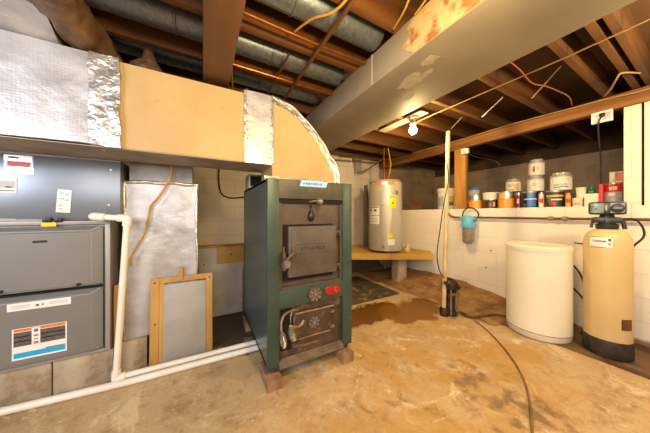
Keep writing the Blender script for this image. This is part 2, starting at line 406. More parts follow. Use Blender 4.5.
# left wall with a daylight window, and the wall behind the viewer
b = mb('block_l'); b.box(XL_-.2, XL_, YR, -.9, 0, ZS).box(XL_-.2, XL_, .5, YB, 0, ZS).box(XL_-.2, XL_, -.9, .5, 0, 1.25).box(XL_-.2, XL_, -.9, .5, 2.1, ZS)
struct(b.build('wall_left'))
b = mb('white').box(XL_-.12, XL_-.06, -.9, .5, 1.25, 1.30).box(XL_-.12, XL_-.06, -.9, .5, 2.05, 2.1).box(XL_-.12, XL_-.06, -.9, -.85, 1.3, 2.05).box(XL_-.12, XL_-.06, .45, .5, 1.3, 2.05).box(XL_-.12, XL_-.06, -.22, -.18, 1.3, 2.05)
struct(b.build('window_1'))
struct(mb('block_b').box(XL_-.2, XC+.2, YR-.2, YR, 0, ZS).build('wall_rear'))

# ------------------------------------------------------------------ ceiling timbers
JL = [(.31, 'short-gap ceiling joist nearest the viewer on the right, above the painted pier', .038),
      (.375, 'ceiling joist paired close beside the nearest one at upper right', .038),
      (.53, 'third ceiling joist from the right, meeting the header beam above the white outlet box', .04),
      (.93, 'ceiling joist crossed by the squiggly orange cable, in front of the first round duct', .04),
      (1.335, 'orange-lit ceiling joist between the two larger round ducts', .04),
      (1.74, 'ceiling joist behind the second round duct, with a copper pipe under it', .04),
      (2.14, 'ceiling joist just beyond the lit bulb', .04),
      (2.55, 'ceiling joist above the front of the water heater', .04),
      (2.95, 'ceiling joist above the back of the water heater', .04),
      (3.33, 'last ceiling joist, close to the back wall', .04)]
for y, lab, w in JL:
    b = mb('joist').box(XL_+.01, XC-.005, y-w/2, y+w/2, ZJ, ZS-.001, .003)
    single(b, 'ceiling_joist', lab, 'joist')
single(mb('beam').box(.0, .155, YR+.01, YB-.01, 1.975, ZJ-.002, .006), 'support_beam', 'brown rough-sawn timber beam running to the back wall above the tan duct', 'beam')
o = single(mb('header').box(XW-.02, XW+.07, YR+.01, YB-.01, 2.03, ZJ-.002, .004), 'header_beam', 'orange-lit timber header beam carrying the joists over the ledge', 'beam')
p = onX(455, 208, XW+.02); p2 = onX(466, 208, XW+.02)
single(mb('post').box(XW+.005, XW+.075, p2.y, p.y, ZL, 2.03, .004), 'wooden_post', 'orange timber post standing on the ledge under the header beam', 'post')
# boxed trunk duct
t = empty('trunk_duct', (1.25, .5, 1.95), 'long grey boxed-in trunk duct with peeling cream paint crossing under the joists', 'duct')
mb('trunk').box(.98, 1.516, YR+.02, YB-.02, 1.95, ZJ-.003, .004).build('duct_body', t)
b = mb('trunk_paint'); random.seed(3)
pts = []
ytop = [(.98, y) for y in ()]
poly = [(-.3, 2.150), (.80, 2.150), (.86, 2.10), (.82, 2.06), (.885, 2.03), (.84, 1.985), (.80, 1.955), (-.3, 1.953)]
o = b.prism([(.9795, y, z) for y, z in poly], (-.0015, 0, 0)).build('peeling_paint', t); o['label'] = 'cream paint flaking to rust brown'
for yy in (1.13, 2.15): mb('tape').box(.976, .979, yy, yy+.012, 1.952, 2.15).build('seam_tape', t)
from mathutils import noise as NZ
def blob(cx, cy, rx, ry, z, seed, n=48):
    P = []
    for k in range(n):
        a_ = 2*math.pi*k/n; f = 1+.45*NZ.noise(Vector((math.cos(a_)*1.6+seed, math.sin(a_)*1.6, 0)))+.25*NZ.noise(Vector((math.cos(a_)*5+seed, math.sin(a_)*5, 3)))
        P.append((cx+rx*f*math.cos(a_), cy+ry*f*math.sin(a_), z))
    return P
for q in ((1.17, .98, .055, .12), (1.30, 1.12, .035, .05), (1.10, .80, .03, .05)):
    o = mb('patch').prism(blob(q[0], q[1], q[2], q[3], 1.9497, q[0]*9), (0, 0, -.0008)).build('worn_patch', t); o['label'] = 'pale worn patch on the underside'

def round_duct(y, z, r, x0, x1, lab):
    b = mb('galv'); d = x1-x0; prof = []; n = int(d/.6)
    prof = [(r, 0)]
    for k in range(1, n+1):
        h = d*k/(n+1); prof += [(r, h-.008), (r+.005, h-.004), (r+.005, h+.004), (r, h+.008)]
    prof += [(r, d)]
    b.lathe(prof, (x0, y, z), 32, (1, 0, 0)); return single(b, 'round_duct', lab, 'duct', None)
round_duct(1.10, 2.253, .090, XL_+.02, .978, 'round galvanised duct in the joist bay nearest the viewer')
round_duct(1.55, 2.250, .088, XL_+.02, .978, 'round galvanised duct in the middle joist bay, behind the orange-lit joist')
round_duct(1.955, 2.262, .075, XL_+.02, .978, 'round galvanised duct in the far joist bay above the foil elbow')

# ------------------------------------------------------------------ pipes and cables under the joists
def cable(name, m, pts, r, lab, cat='cable', seg=8, sub=6): return single(mb(m).tube(pts, r, seg, sub), name, lab, cat)
def part_cable(par, name, m, pts, r, seg=8, sub=6): return mb(m).tube(pts, r, seg, sub).build(name, par)
cable('copper_pipe', 'copper', [(.16, 1.20, 2.135), (.6, 1.205, 2.13), (.975, 1.2, 2.135)], .009, 'copper pipe slung below the joists under the nearest round duct', 'pipe')
cable('copper_pipe', 'copper', [(.16, 1.65, 2.135), (.6, 1.645, 2.13), (.975, 1.65, 2.135)], .009, 'copper pipe slung below the joists under the middle round duct', 'pipe')
cable('iron_pipe', 'oldpipe', [(.625, .3, 2.115), (.625, 1.9, 2.112), (.625, 3.2, 2.112)], .012, 'brown iron pipe crossing under the joists beside the boxed-in trunk', 'pipe')
cable('iron_pipe', 'oldpipe', [(.49, 1.38, 2.14), (.49, 1.8, 2.135), (.49, 2.1, 2.14)], .008, 'thin short grey-brown pipe under the joists left of the long iron pipe', 'pipe')
cable('yellow_cable', 'wire_y', [(.62, .60, 2.146), (.58, .9, 2.10), (.50, 1.05, 2.12), (.46, 1.2, 2.146)], .006, 'yellow cable looping down below the nearest round duct')
cable('yellow_cable', 'wire_y', [(.17, 1.62, 2.14), (.20, 1.85, 2.10), (.24, 1.98, 2.11), (.33, 1.94, 2.15)], .005, 'short yellow cable drooping beside the brown timber beam')
for k, (x0, y0, x1, y1) in enumerate([(.72, .55, .93, .90), (.80, .5, .96, .78), (.86, .42, .97, .66)]):
    cable('yellow_cable', 'wire_y', [(x0, y0, 2.135), ((x0+x1)/2+.02, (y0+y1)/2, 2.10+.012*k), (x1, y1, 2.13)], .005,
          ['yellow cable at the top edge, farthest left of three by the trunk', 'yellow cable at the top edge, middle of three by the trunk', 'yellow cable at the top edge, nearest the trunk of three'][k])
cable('pale_cable', 'wire_w', [onX(417, 122, 2.1)] + [Vector((2.1, y, 2.135)) for y in (1.45, 1.0, .55)] + [Vector((2.08, .12, 2.14))], .0055, 'long pale cable strung from the bulb towards the viewer under the joists')
cable('pale_cable', 'wire_w', [(3.14, 2.6, 2.14), (3.14, 1.9, 2.135), (3.13, 1.2, 2.14), (3.14, .55, 2.12), (3.12, .30, 2.10), (3.1, 0, 2.145)], .005, 'pale cable running along the front of the header beam')
pts = [onZ(508, 60, 2.150), onZ(520, 70, 2.13), onZ(532, 83, 2.13), onZ(545, 86, 2.12), onZ(558, 91, 2.135), onZ(569, 97, 2.12), onZ(572, 105, 2.11)]
cable('orange_cable', 'wire_o', pts, .0045, 'squiggly orange cable below the joists over the laundry side')
for (a, c, lab) in (((561, 66), (532, 98), 'thin steel bridging strap beside the squiggly orange cable'), ((503, 97), (482, 117), 'thin steel bridging strap midway between the bulb and the orange cable'), ((462, 117), (446, 134), 'thin steel bridging strap just right of the bulb')):
    pa = onZ(a[0], a[1], 2.28); pc = onZ(c[0], c[1], 2.16)
    single(mb('strap').cyl(pa, pc, .006, seg=6), 'bridging_strap', lab, 'strap')
# hanging wire loop near the header
pts = [onZ(640, 73, 2.15), onZ(622, 73, 2.12), onZ(616, 80, 2.10), onZ(610, 90, 2.12), onZ(604, 96, 2.14)]
cable('pale_cable', 'wire_w', pts, .006, 'curled pale cable end beside the paired joists above the header')

# light fixture with lit bulb
bp = onZ(413, 129, 2.02)
t = empty('ceiling_light', (bp.x, bp.y, 2.02), 'bare lit bulb in a grey porcelain socket below the joists', 'light')
mb('heater').lathe([(.05, 0), (.055, -.015), (.032, -.03), (.028, -.06), (.034, -.075), (.02, -.076)], (bp.x, bp.y, 2.145), 20).build('socket', t)
mb('bulb').lathe([(.014, .062), (.018, .048), (.036, .022), (.042, 0), (.036, -.024), (.020, -.038), (.003, -.043)], (bp.x, bp.y, 2.005), 20).build('bulb', t)
mb('strap').box(bp.x-.06, bp.x+.06, 1.5, 2.13, 2.145, 2.153).build('mounting_board', t)

# outlet box on the header with a black hanging cord
a = onX(592, 113, XW-.02); c = onX(613.5, 122.5, XW-.02)
zc = (onX(592, 126, XW-.02).z+onX(592, 114, XW-.02).z)/2
t = empty('outlet_box', (XW-.045, (a.y+c.y)/2, zc-.05), 'white surface outlet box on the header beam with a black plug', 'outlet')
mb('white').box(XW-.05, XW-.021, c.y, a.y, zc-.05, zc+.05, .004).build('box_body', t)
mb('whitegrey').box(XW-.053, XW-.05, c.y+.01, (a.y+c.y)/2-.006, zc-.035, zc+.035, .001).build('socket_plate', t)
ym = c.y+(a.y-c.y)*.45
mb('black').box(XW-.085, XW-.051, ym-.016, ym+.016, zc-.005, zc+.025, .005).build('plug', t)
part_cable(t, 'power_cord', 'wire_b', [(XW-.07, ym, zc), (XW-.075, ym+.02, zc-.06), (XW-.03, ym+.025, zc-.2), (XW+.06, ym+.03, zc-.36), (XW+.09, ym+.035, zc-.50), (XW+.12, ym+.04, zc-.6)], .006)
q = onX(466, 151.5, XW-.02)
t = empty('junction_box', (XW-.02, q.y, q.z-.04), 'small white junction box beside the top of the wooden post', 'electrical box')
mb('white').box(XW-.06, XW-.021, q.y-.045, q.y+.045, q.z-.035, q.z+.035, .004).build('box_body', t)
mb('whitegrey').box(XW-.064, XW-.06, q.y-.02, q.y+.02, q.z-.02, q.z+.02, .001).build('cover', t)
part_cable(t, 'power_cord', 'wire_b', [(XW-.03, q.y-.03, q.z-.04), (XW+.05, q.y-.12, q.z-.10), (XW+.15, q.y-.26, q.z-.16), (XW+.18, q.y-.33, q.z-.30), (XW+.18, q.y-.32, ZL+.01)], .005)

# ------------------------------------------------------------------ furnace
YF = 1.95
fx1 = onY(110, 300, YF).x
def zY(px, py, y=YF): return onY(px, py, y).z
FX0 = fx1-.62*1.6
t = empty('furnace', ((FX0+fx1)/2, YF+.36, .205), 'low grey sheet-metal furnace with rounded doors standing on concrete blocks', 'furnace')
zt = zY(50, 221); zs = zY(0, 296.5); zb = .215
b = mb('furn').box(FX0+.004, fx1-.004, YF+.02, YF+.72, zb, zt-.002, .004)
b.m('furn_trim').box(FX0, fx1+.002, YF-.004, YF+.02, zt-.024, zt, .003).box(fx1-.022, fx1+.002, YF-.004, YF+.02, zb, zt-.024, .003).box(FX0, fx1-.022, YF-.004, YF+.02, zb, zb+.016, .003)
b.m('furn_trim').box(fx1-.003, fx1+.002, YF+.02, YF+.72, zb, zt)
b.build('cabinet', t)
xr = fx1-.026
def bulge_door(nm, z0, z1):
    b = mb('furn'); ch = .055; d = .035
    X0, X1 = FX0+.005, xr
    A = [(X0, YF, z0), (X1, YF, z0), (X1, YF, z1), (X0, YF, z1)]
    B = [(X0, YF-d, z0+.012), (X1-ch, YF-d, z0+.012), (X1-ch, YF-d, z1-.035), (X0, YF-d, z1-.035)]
    v = [b.bm.verts.new(p) for p in A+B]
    fs = [b.bm.faces.new([v[i] for i in q]) for q in ((0, 1, 2, 3), (4, 7, 6, 5), (0, 4, 5, 1), (1, 5, 6, 2), (2, 6, 7, 3), (3, 7, 4, 0))]
    r = bmesh.ops.bevel(b.bm, geom=b.bm.edges[:], offset=.008, segments=3, affect='EDGES')
    b._tag(b.bm.faces[:]); return b.build(nm, t)
dU = bulge_door('upper_door', zs+.005, zt-.028); dL = bulge_door('lower_door', zb+.018, zs-.004)
YD = YF-.035
mb('dark').box(FX0+.01, xr-.005, YF-.02, YF+.001, zs-.004, zs+.005).build('door_gap', t)
p = onY(40, 241.5, YD)
mb('black').box(p.x-.028, p.x+.028, YD-.003, YD+.003, p.z-.007, p.z+.007, .002).build('badge', dU)
for px in (0, 78):
    p = onY(px+1, 292-(px*.1), YD); mb('black').cyl((p.x, YD+.005, p.z), (p.x, YD-.012, p.z), .009, seg=12).build('latch_knob', dL)
p = onY(101, 288, YD+.02)
def label_plate(parent, nm, x0, x1, z0, z1, y, paint, bg='white'):
    b = mb(bg).box(x0, x1, y-.0015, y+.002, z0, z1)
    W = x1-x0; Hh = z1-z0
    for (m_, u0, u1, v0, v1) in paint: b.m(m_).box(x0+u0*W, x0+u1*W, y-.0022, y-.0010, z0+v0*Hh, z0+v1*Hh)
    return b.build(nm, parent)
a = onY(7, 301, YD); c = onY(71, 304, YD)
label_plate(dL, 'instruction_label', a.x, c.x, c.z+.002, c.z+.044, YD, [('whitegrey', .06, .34, .55, .68), ('whitegrey', .06, .34, .3, .4), ('darkprint', .43, .48, .3, .6), ('redprint', .52, .56, .35, .6), ('whitegrey', .64, .95, .58, .68), ('whitegrey', .64, .95, .35, .45)])['label'] = 'long white printed label'
a = onY(12, 330, YD); c = onY(67, 351, YD)
z0w = onY(12, 361.5, YD).z; z1w = a.z; 
P = [('orangeprint', .03, .97, .90, .985), ('darkprint', .03, .97, .43, .88), ('white', .03, .97, .72, .745), ('white', .03, .97, .575, .6),
     ('cyan', .03, .97, .06, .22), ('darkprint', .6, .97, .225, .25)]
label_plate(dL, 'warning_label', a.x, c.x, z0w, z1w, YD, P)['label'] = 'orange, dark grey and cyan warning label'
W = c.x-a.x; Hh = z1w-z0w
b = mb('white').box(a.x+.345*W, a.x+.5*W, YD-.003, YD-.002, z0w+.40*Hh, z0w+.97*Hh)
b.m('redprint').box(a.x+.38*W, a.x+.47*W, YD-.0036, YD-.0028, z0w+.68*Hh, z0w+.74*Hh).box(a.x+.38*W, a.x+.47*W, YD-.0036, YD-.0028, z0w+.44*Hh, z0w+.52*Hh)
b.m('darkprint').box(a.x+.39*W, a.x+.46*W, YD-.0036, YD-.0028, z0w+.83*Hh, z0w+.92*Hh).box(a.x+.39*W, a.x+.46*W, YD-.0036, YD-.0028, z0w+.58*Hh, z0w+.61*Hh)
b.build('pictogram_column', dL)
# toggle and yellow tag on top edge
p = onY(54, 219, YF-.006)
mb('black').box(p.x-.045, p.x-.008, YF-.016, YF+.0, zt-.008, zt+.022, .004).box(p.x+.002, p.x+.035, YF-.016, YF+.0, zt-.008, zt+.020, .004).build('switch', t)
p = onY(49, 224.5, YF-.006)
o = mb('yellow').box(p.x-.03, p.x+.03, YF-.010, YF-.005, zt-.032, zt-.009).build('tag', t); o['label'] = 'small yellow tag'
# base blocks
def base_block(x0, x1, y0, lab, z1=.205):
    b = mb('concrete').box(x0, x1, y0, y0+.38, 0.0, z1, .006); return single(b, 'concrete_block', lab, 'block', None)
xs = onY(52, 380, YF+.02).x
base_block(xs-.405, xs-.003, YF+.02, 'concrete block under the left of the furnace, left of the mortar joint')
base_block(xs+.003, fx1+.01, YF+.02, 'concrete block under the right of the furnace, stained brown at its foot')
base_block(xs-.82, xs-.415, YF+.02, 'concrete block under the furnace at the frame edge')
base_block(fx1+.018, onY(147, 350, 2.03).x, 2.03, 'concrete block under the foil-wrapped duct drop, right of the furnace')

# coil cabinet above the furnace
YC = 1.975
cx1 = onY(120.5, 200, YC).x
t = empty('coil_cabinet', ((FX0+cx1)/2, YC+.35, zt), 'glossy blue-grey coil cabinet on top of the furnace below the duct', 'cabinet')
zc1 = zY(60, 157.5, YC)
mb('coil').box(FX0, cx1, YC, YC+.6, zt+.002, zc1, .004).m('galv_dull').box(FX0+.01, cx1-.003, YC+.004, YC+.3, zc1, 1.458).build('casing', t)
b = mb('furn_trim').box(FX0, onY(17, 216, YC).x, YC-.012, YC, zt+.002, zt+.014).box(onY(17, 216, YC).x, onY(45, 216, YC).x, YC-.012, YC, zt+.002, zt+.010); b.build('bottom_flange', t)
a = onY(4, 154, YC); c = onY(34, 174, YC)
label_plate(t, 'silver_sticker', a.x, c.x, onY(10, 173, YC).z, onY(10, 154.5, YC).z, YC-.001, [('redprint', .1, .9, .36, .66), ('darkprint', .15, .5, .8, .9), ('coil', 0, .06, .3, .68), ('coil', .94, 1, .3, 1)], 'silver')['label'] = 'shiny silver sticker with a red centre band'
a = onY(-8, 177, YC); c = onY(17, 193, YC)
label_plate(t, 'rating_label', a.x, c.x, c.z, onY(17, 177.5, YC).z, YC-.001, [('whitegrey', .3, .95, .3, .75), ('darkprint', .55, .8, .33, .4), ('darkprint', .3, .9, .1, .16)])['label'] = 'white rating label'
a = onY(54, 189, YC); c = onY(73, 212.5, YC)
z0 = onY(60, 212.5, YC).z; z1 = onY(60, 189.5, YC).z
b = mb('white'); R = Matrix.Rotation(math.radians(3.5), 3, 'Y')
b.box(a.x+.012, c.x-.008, YC-.003, YC-.001, z0, z1, 0, R)
for k, (u0, u1, v) in enumerate([(.15, .45, .85), (.55, .85, .8), (.15, .5, .6), (.55, .85, .55), (.15, .45, .3), (.2, .45, .15)]):
    w_ = c.x-a.x-.02; b.m('whitegrey').box(a.x+.012+u0*w_, a.x+.012+u1*w_, YC-.0038, YC-.0028, z0+(v-.04)*(z1-z0), z0+(v+.04)*(z1-z0), 0, R, ((a.x+c.x)/2, YC, (z0+z1)/2))
o = b.build('paper_notice', t); o['label'] = 'white printed paper notice, slightly tilted'
for q in ((109, 205), (111, 170)):
    p = onY(q[0], q[1], YC); mb('strap').cyl((p.x, YC+.001, p.z), (p.x, YC-.004, p.z), .006, seg=10).build('screw', t)

# ------------------------------------------------------------------ main duct
DY0, DY1 = 1.61, 1.955
ZD0, ZD1 = 1.46, 1.938
xa = onY(118, 100, DY0).x; xb = onY(245.5, 100, DY0).x; xc = onY(272, 100, DY0).x
t = empty('main_duct', (-.6, 1.78, ZD0), 'big supply duct, foil-wrapped left, tan right, with an elbow onto the wood furnace', 'duct')
# foil wrapped part
b = mb('foil').box(-2.0, xa, DY0-.010, DY1, ZD0+.006, ZD1+.004).subdivide(9).jitter(.009, 2, 5); o = b.build('foil_wrap', t, ang=60); o['label'] = 'silver foil insulation wrap'
b = mb('foil_crumple').box(onY(90, 100, DY0).x, xa+.012, DY0-.018, DY1, ZD0+.002, ZD1+.010).subdivide(10).jitter(.012, 9, 22); o = b.build('foil_tape', t, ang=60); o['label'] = 'crinkled silver tape band'
b = mb('duct_tan').box(xa, xb+.02, DY0, DY1, ZD0+.002, ZD1-.002, .003)
o = b.build('tan_section', t); o['label'] = 'smooth tan section'
o = mb('duct_dirty').box(-2.0, xb+.12, DY0+.004, DY1-.002, ZD0-.003, ZD0+.001).build('underside', t); o['label'] = 'dusty grey underside'
# elbow, an outer curve down to the stove top
out = [(245.5, 90), (258, 92.5), (275, 97.5), (292, 107.5), (303, 118), (314, 131.5), (324, 147), (331, 159), (336.5, 171), (339, 183)]
O = [onY(x, y, DY0) for x, y in out]; O[-1].z = 1.338; O[-2].z = (O[-2].z)
def section(name, outs, inner, m_, dy=.0, sub=1, jit=0, ang=45):
    b = mb(m_); pts = [Vector((p.x, DY0-dy, p.z)) for p in outs]+[Vector((p[0], DY0-dy, p[1])) for p in inner]
    b.prism(pts, (0, DY1-DY0+2*dy, 0)); return b.build(name, t, ang=ang)
iz = ZD0-.002
Ox = [p for p in O if p.x <= xc+.02]
e1 = [Vector((xb, 0, O[0].z))] + [p for p in O if xb+.001 < p.x < xc] + [Vector((xc, 0, onY(272, 96.5, DY0).z))]
section('elbow_band', e1, [(xc, iz), (xb, iz)], 'foil', .004)['label'] = 'bright foil band'
e2 = [e1[-1]] + [p for p in O if p.x > xc+.001]
section('elbow', e2, [(xc+.005, 1.338), (xc, iz)], 'duct_tan', .0)['label'] = 'tan curved elbow'
# crinkled tape seams on the elbow
b = mb('foil_crumple')
rim = [Vector((p.x, DY0-.004, p.z)) for p in e2]
b.tube(rim, .012, 8, 4); b.tube([Vector((xc, DY0-.004, e1[-1].z)), Vector((xc, DY0-.004, iz))], .009, 6, 1)
b.tube([Vector((xb, DY0-.003, O[0].z)), Vector((xb, DY0-.003, iz))], .007, 6, 1); b.tube([Vector((xc, DY0-.002, 1.345)), Vector((O[-1].x, DY0-.002, 1.345))], .008, 6, 1)
b.jitter(.012, 4, 30); b.build('seam_tape', t, ang=60)
for k in range(7):
    z = ZD0+.05+k*.058
    for xx in (xb+.012, xc-.012): mb('duct_dirty').cyl((xx, DY0-.003, z), (xx, DY0-.008, z), .006, seg=8).build('rivet', t)
# wide crinkled tape around the elbow's outer edge and foot
cc = Vector((.42, 0, 1.40)); oo = [Vector((p.x, 0, p.z)) for p in e2]
ins = [p+(cc-p).normalized()*.045 for p in oo]
b = mb('foil_crumple')
for k in range(len(oo)-1):
    b.hexa([(p.x, y, p.z) for y in (DY0-.006, DY0+.002) for p in (oo[k], oo[k+1], ins[k+1], ins[k])])
b.box(.385, O[-1].x, DY0-.008, DY0+.001, 1.338, 1.372)
b.subdivide(3).jitter(.008, 5, 32); b.build('edge_tape', t, ang=60)

# tan wrapped transition above the foil duct and the brown round branch
x6 = onY(60, 43, DY0).x
b = mb('foil'); y1, z1 = 1.36, 2.15
b.hexa([(-2.0, DY0-.01, ZD1+.008), (x6, DY0-.01, ZD1+.008), (x6, DY1, ZD1+.008), (-2.0, DY1, ZD1+.008), (-2.0, y1, z1), (x6-.03, y1, z1), (x6-.03, DY1, z1), (-2.0, DY1, z1)]).subdivide(4).jitter(.008, 3, 7)
b.build('duct_transition', t, ang=60)['label'] = 'pale wrapped flaring section'
b = mb('paper').tube([(-.53, 1.83, 1.965), (-.535, 1.76, 2.03), (-.55, 1.62, 2.055), (-.57, 1.4, 2.045), (-.58, 1.1, 2.04), (-.58, .6, 2.04)], .090, 28, 9).jitter(.026, 6, 11).jitter(.010, 2, 32)
b.build('branch_duct', t)['label'] = 'brown-wrapped round branch'
p = onY(147, 60, 1.75)
b = mb('insul').lathe([(.11, .0), (.10, .03), (.08, .07), (.045, .12), (.03, .17), (.025, .2)], (p.x, 1.78, ZD1+.012), 26).jitter(.022, 5, 18)
single(b, 'insulation_clump', 'ragged cone of brown insulation on top of the tan duct', 'insulation')

# foil-wrapped drop behind and furnace-side metal plenum
YP = 2.05
x0 = onY(124.5, 250, YP).x; x1 = onY(196.5, 250, YP).x; zt2 = zY(160, 183.5, YP)
b = mb('foil').box(x0, x1, YP, YP+.40, .207, zt2).subdivide(9).jitter(.010, 8, 7)
t = empty('return_duct', ((x0+x1)/2, YP+.2, .207), 'tall foil-wrapped duct drop standing on a block right of the grey furnace', 'duct')
o = b.build('foil_wrap', t, ang=60)
mb('galv_dull').box(x0+.02, x1-.03, YP+.03, YP+.38, zt2-.01, 1.62).build('metal_collar', t)
b = mb('foil_crumple').tube([(x0, YP-.002, zt2), ((x0+x1)/2, YP-.006, zt2+.004), (x1, YP-.002, zt2)], .012, 8, 8).tube([(x1, YP, zt2), (x1+.002, YP-.004, .7), (x1, YP, .215)], .010, 8, 8).tube([(x0, YP, zt2), (x0, YP-.004, .7), (x0, YP, .215)], .010, 8, 8).jitter(.01, 5, 25)
b.build('edge_tape', t, ang=60)
# yellow gas tube
pts = [onY(172, 166, 2.0), onY(171, 175, 2.0), onY(166, 186, 2.0), onY(158, 198, 2.0), onY(151, 206, 2.0), onY(148, 220, 2.0), onY(144, 234, 2.0), onY(137, 246, 2.0), onY(131, 257, 2.0), onY(130, 266, 2.01)]
cable('gas_tube', 'yellow_tube', pts, .008, 'yellow flexible tube hanging in front of the foil-wrapped drop', 'tube')
# thin wall wire
pts = [onY(219, 167, 3.482), onY(219, 182, 3.482), onY(222, 194, 3.482), onY(232, 198, 3.482), onY(246, 197, 3.482)]
cable('black_wire', 'wire_b', pts, .010, 'thin black wire curling down the back block wall')
# stud between furnace and pipe
xm = onY(114.5, 320, 2.0).x
single(mb('pine').box(fx1+.008, fx1+.036, 1.985, 2.025, .206, .62, .003), 'wood_stick', 'short upright stick squeezed between furnace and white drain pipe', 'wood')

# ------------------------------------------------------------------ drain pipes
pT = onY(127.5, 218.5, 1.86); pA = onY(94, 216.5, 1.86); pB = Vector((onY(116, 374, 1.90).x, 1.90, .045)); pC = Vector((.42, 1.885, .04))
t = empty('drain_pipe', (pB.x, pB.y, 0), 'white plastic drain pipe dropping from the furnace top and turning along the floor', 'pipe')
r = .0185
mb('pvc').cyl(pA, pT, r).cyl(pA+Vector((0, 0, 0)), pA+Vector((.0, .085, 0)), r*.95).cyl(pT, pB, r).cyl(pB, pC, r).build('pipe_run', t)
def fitting(c, dirs):
    b = mb('pvc'); b.sphere(c, r*1.32, u=18, v=12)
    for d in dirs: d = Vector(d).normalized(); b.cyl(c, c+d*.048, r*1.32)
    return b.build('elbow_fitting', t)
fitting(pT, [pA-pT, pB-pT]); fitting(pB, [pT-pB, pC-pB]); fitting(pA, [pT-pA, (0, 1, 0)])
pts = [Vector((-1.9, 1.86, .023)), onZ(0, 412, .023), onZ(130, 381.5, .023), Vector((.45, 1.83, .023))]
single(mb('pvc').tube(pts, .021, 14, 1), 'floor_pipe', 'long white plastic pipe lying on the floor, running under the wood furnace', 'pipe')

# ------------------------------------------------------------------ leaning framed panel
lx0 = onY(149, 350, 1.975).x; lx1 = onY(212.5, 330, 1.975).x
t = empty('framed_panel', ((lx0+lx1)/2, 1.985, 0), 'grey sheet in a pine frame leaning against the foil-wrapped drop', 'panel')
HZ = .625; R = Matrix.Rotation(math.radians(-4.5), 3, 'X'); piv = (0, 1.985, 0); y0, y1 = 1.975, 2.0
def fb(m_, x0, x1, z0, z1, dy=0, nm='rail', th=.02):
    return mb(m_).box(x0, x1, y0+dy, y0+dy+th, z0, z1, .002, R, piv).build(nm, t)
fb('pine', lx0, lx0+.052, 0.004, HZ, nm='stile'); fb('pine', lx1-.045, lx1, 0.004, HZ, nm='stile')
fb('pine', lx0+.05, lx1-.045, HZ-.04, HZ, nm='rail', dy=.003); fb('pine', lx0+.05, lx1-.045, .004, .05, nm='rail', dy=.003)
fb('pine', lx0+.168, lx0+.20, HZ-.03, HZ+.07, nm='cleat', dy=-.006, th=.01)
o = fb('board_grey', lx0+.078, lx1-.046, .02, HZ-.05, nm='sheet', dy=-.004, th=.006)
fb('pine', lx0+.05, lx0+.085, .05, HZ-.04, nm='batten', dy=.004, th=.012)
for s in ((lx0+.026, HZ-.03), (lx1-.022, HZ-.03), (lx0+.03, .3)):
    mb('black').cyl(Vector(piv)+R@(Vector((s[0], y0-.003, s[1]))-Vector(piv)), Vector(piv)+R@(Vector((s[0], y0+.002, s[1]))-Vector(piv)), .006, seg=8).build('screw', t)
# white sheet with chipboard offcut
wx0 = onY(199, 300, 2.62).x; wx1 = onY(243.5, 300, 2.62).x
t = empty('white_sheet', ((wx0+wx1)/2, 2.64, 0), 'scuffed white sheet standing between the foil drop and the wood furnace', 'panel')
mb('board_white').box(wx0, wx1, 2.62, 2.65, .012, .745, .003).build('sheet_face', t)
mb('foil_crumple').tube([(wx1-.01, 2.618, .02), (wx1-.012, 2.615, .4), (wx1-.01, 2.618, .74)], .008, 6, 6).jitter(.008, 2, 20).build('edge_tape', t, ang=60)
for q in ((204, 265), (205, 281), (206, 275)):
    p = onY(q[0], q[1], 2.62); mb('iron_dark').sphere((p.x, 2.618, p.z), .007, u=8, v=6).build('screw', t)
a = onY(217, 247, 2.58); c = onY(245, 262, 2.58)
single(mb('pine_h').box(a.x, c.x, 2.607, 2.619, c.z, a.z, .002).m('black').cyl(((a.x+c.x)/2, 2.608, (a.z+c.z)/2), ((a.x+c.x)/2, 2.603, (a.z+c.z)/2), .008, seg=8), 'wood_offcut', 'small pine offcut fixed across the top of the scuffed white sheet', 'board')
single(mb('post').box(wx0-.02, wx1+.06, 2.60, 2.68, .747, .768, .003), 'wood_strip', 'dark wooden strip lying along the top of the scuffed white sheet', 'board')

# ------------------------------------------------------------------ wood furnace
SY = 1.405; SX0, SX1 = .357, 1.008; SB = 2.34; ZT = 1.331; ZB = .105
t = empty('wood_furnace', ((SX0+SX1)/2, (SY+SB)/2, 0.09), 'tall green wood-burning furnace with cast iron doors on wooden blocks', 'furnace')
def S_(px, py, y=SY): return onY(px, py, y)
b = mb('green_side').box(SX0+.003, SX0+.02, SY+.02, SB, ZB, ZT-.003).box(SX1-.02, SX1-.003, SY+.02, SB, ZB, ZT-.003).box(SX0+.003, SX1-.003, SB-.02, SB, ZB, ZT-.003).box(SX0+.003, SX1-.003, SY+.02, SB, ZB, ZB+.02)
b.m('green_side').box(SX0+.003, SX1-.003, SY+.02, SB, ZT-.02, ZT-.001); b.build('body_casing', t)
cl = S_(279, 200).x; cr = S_(343, 200).x
zu1 = (S_(279, 197).z+S_(343, 201.5).z)/2; zu0 = (S_(279, 290.5).z+S_(343, 280.5).z)/2
zl1 = (S_(279, 308).z+S_(343, 297).z)/2; zl0 = (S_(279, 366).z+S_(343, 342).z)/2
b = mb('green').box(SX0, cl, SY, SY+.03, ZB, ZT, .003).box(cr, SX1, SY, SY+.03, ZB, ZT, .003); o = b.build('front_columns', t)
o = mb('band').box(cl, cr, SY+.001, SY+.03, zu1, ZT, .002).build('top_band', t); o['label'] = 'heat-scorched band under the top edge'
mb('green').box(cl, cr, SY+.001, SY+.03, zl1, zu0, .002).build('middle_band', t)
for zz in (.35, .75, 1.15):
    for xx, z_ in ((SX0+.018, zz), (SX1-.018, zz-.02)): mb('iron').cyl((xx, SY+.002, z_), (xx, SY-.004, z_), .006, seg=8).build('bolt', t)
YR_ = SY+.03
mb('iron').box(cl-.005, cr+.005, YR_, YR_+.015, zu0-.005, zu1+.005).build('upper_front_plate', t)
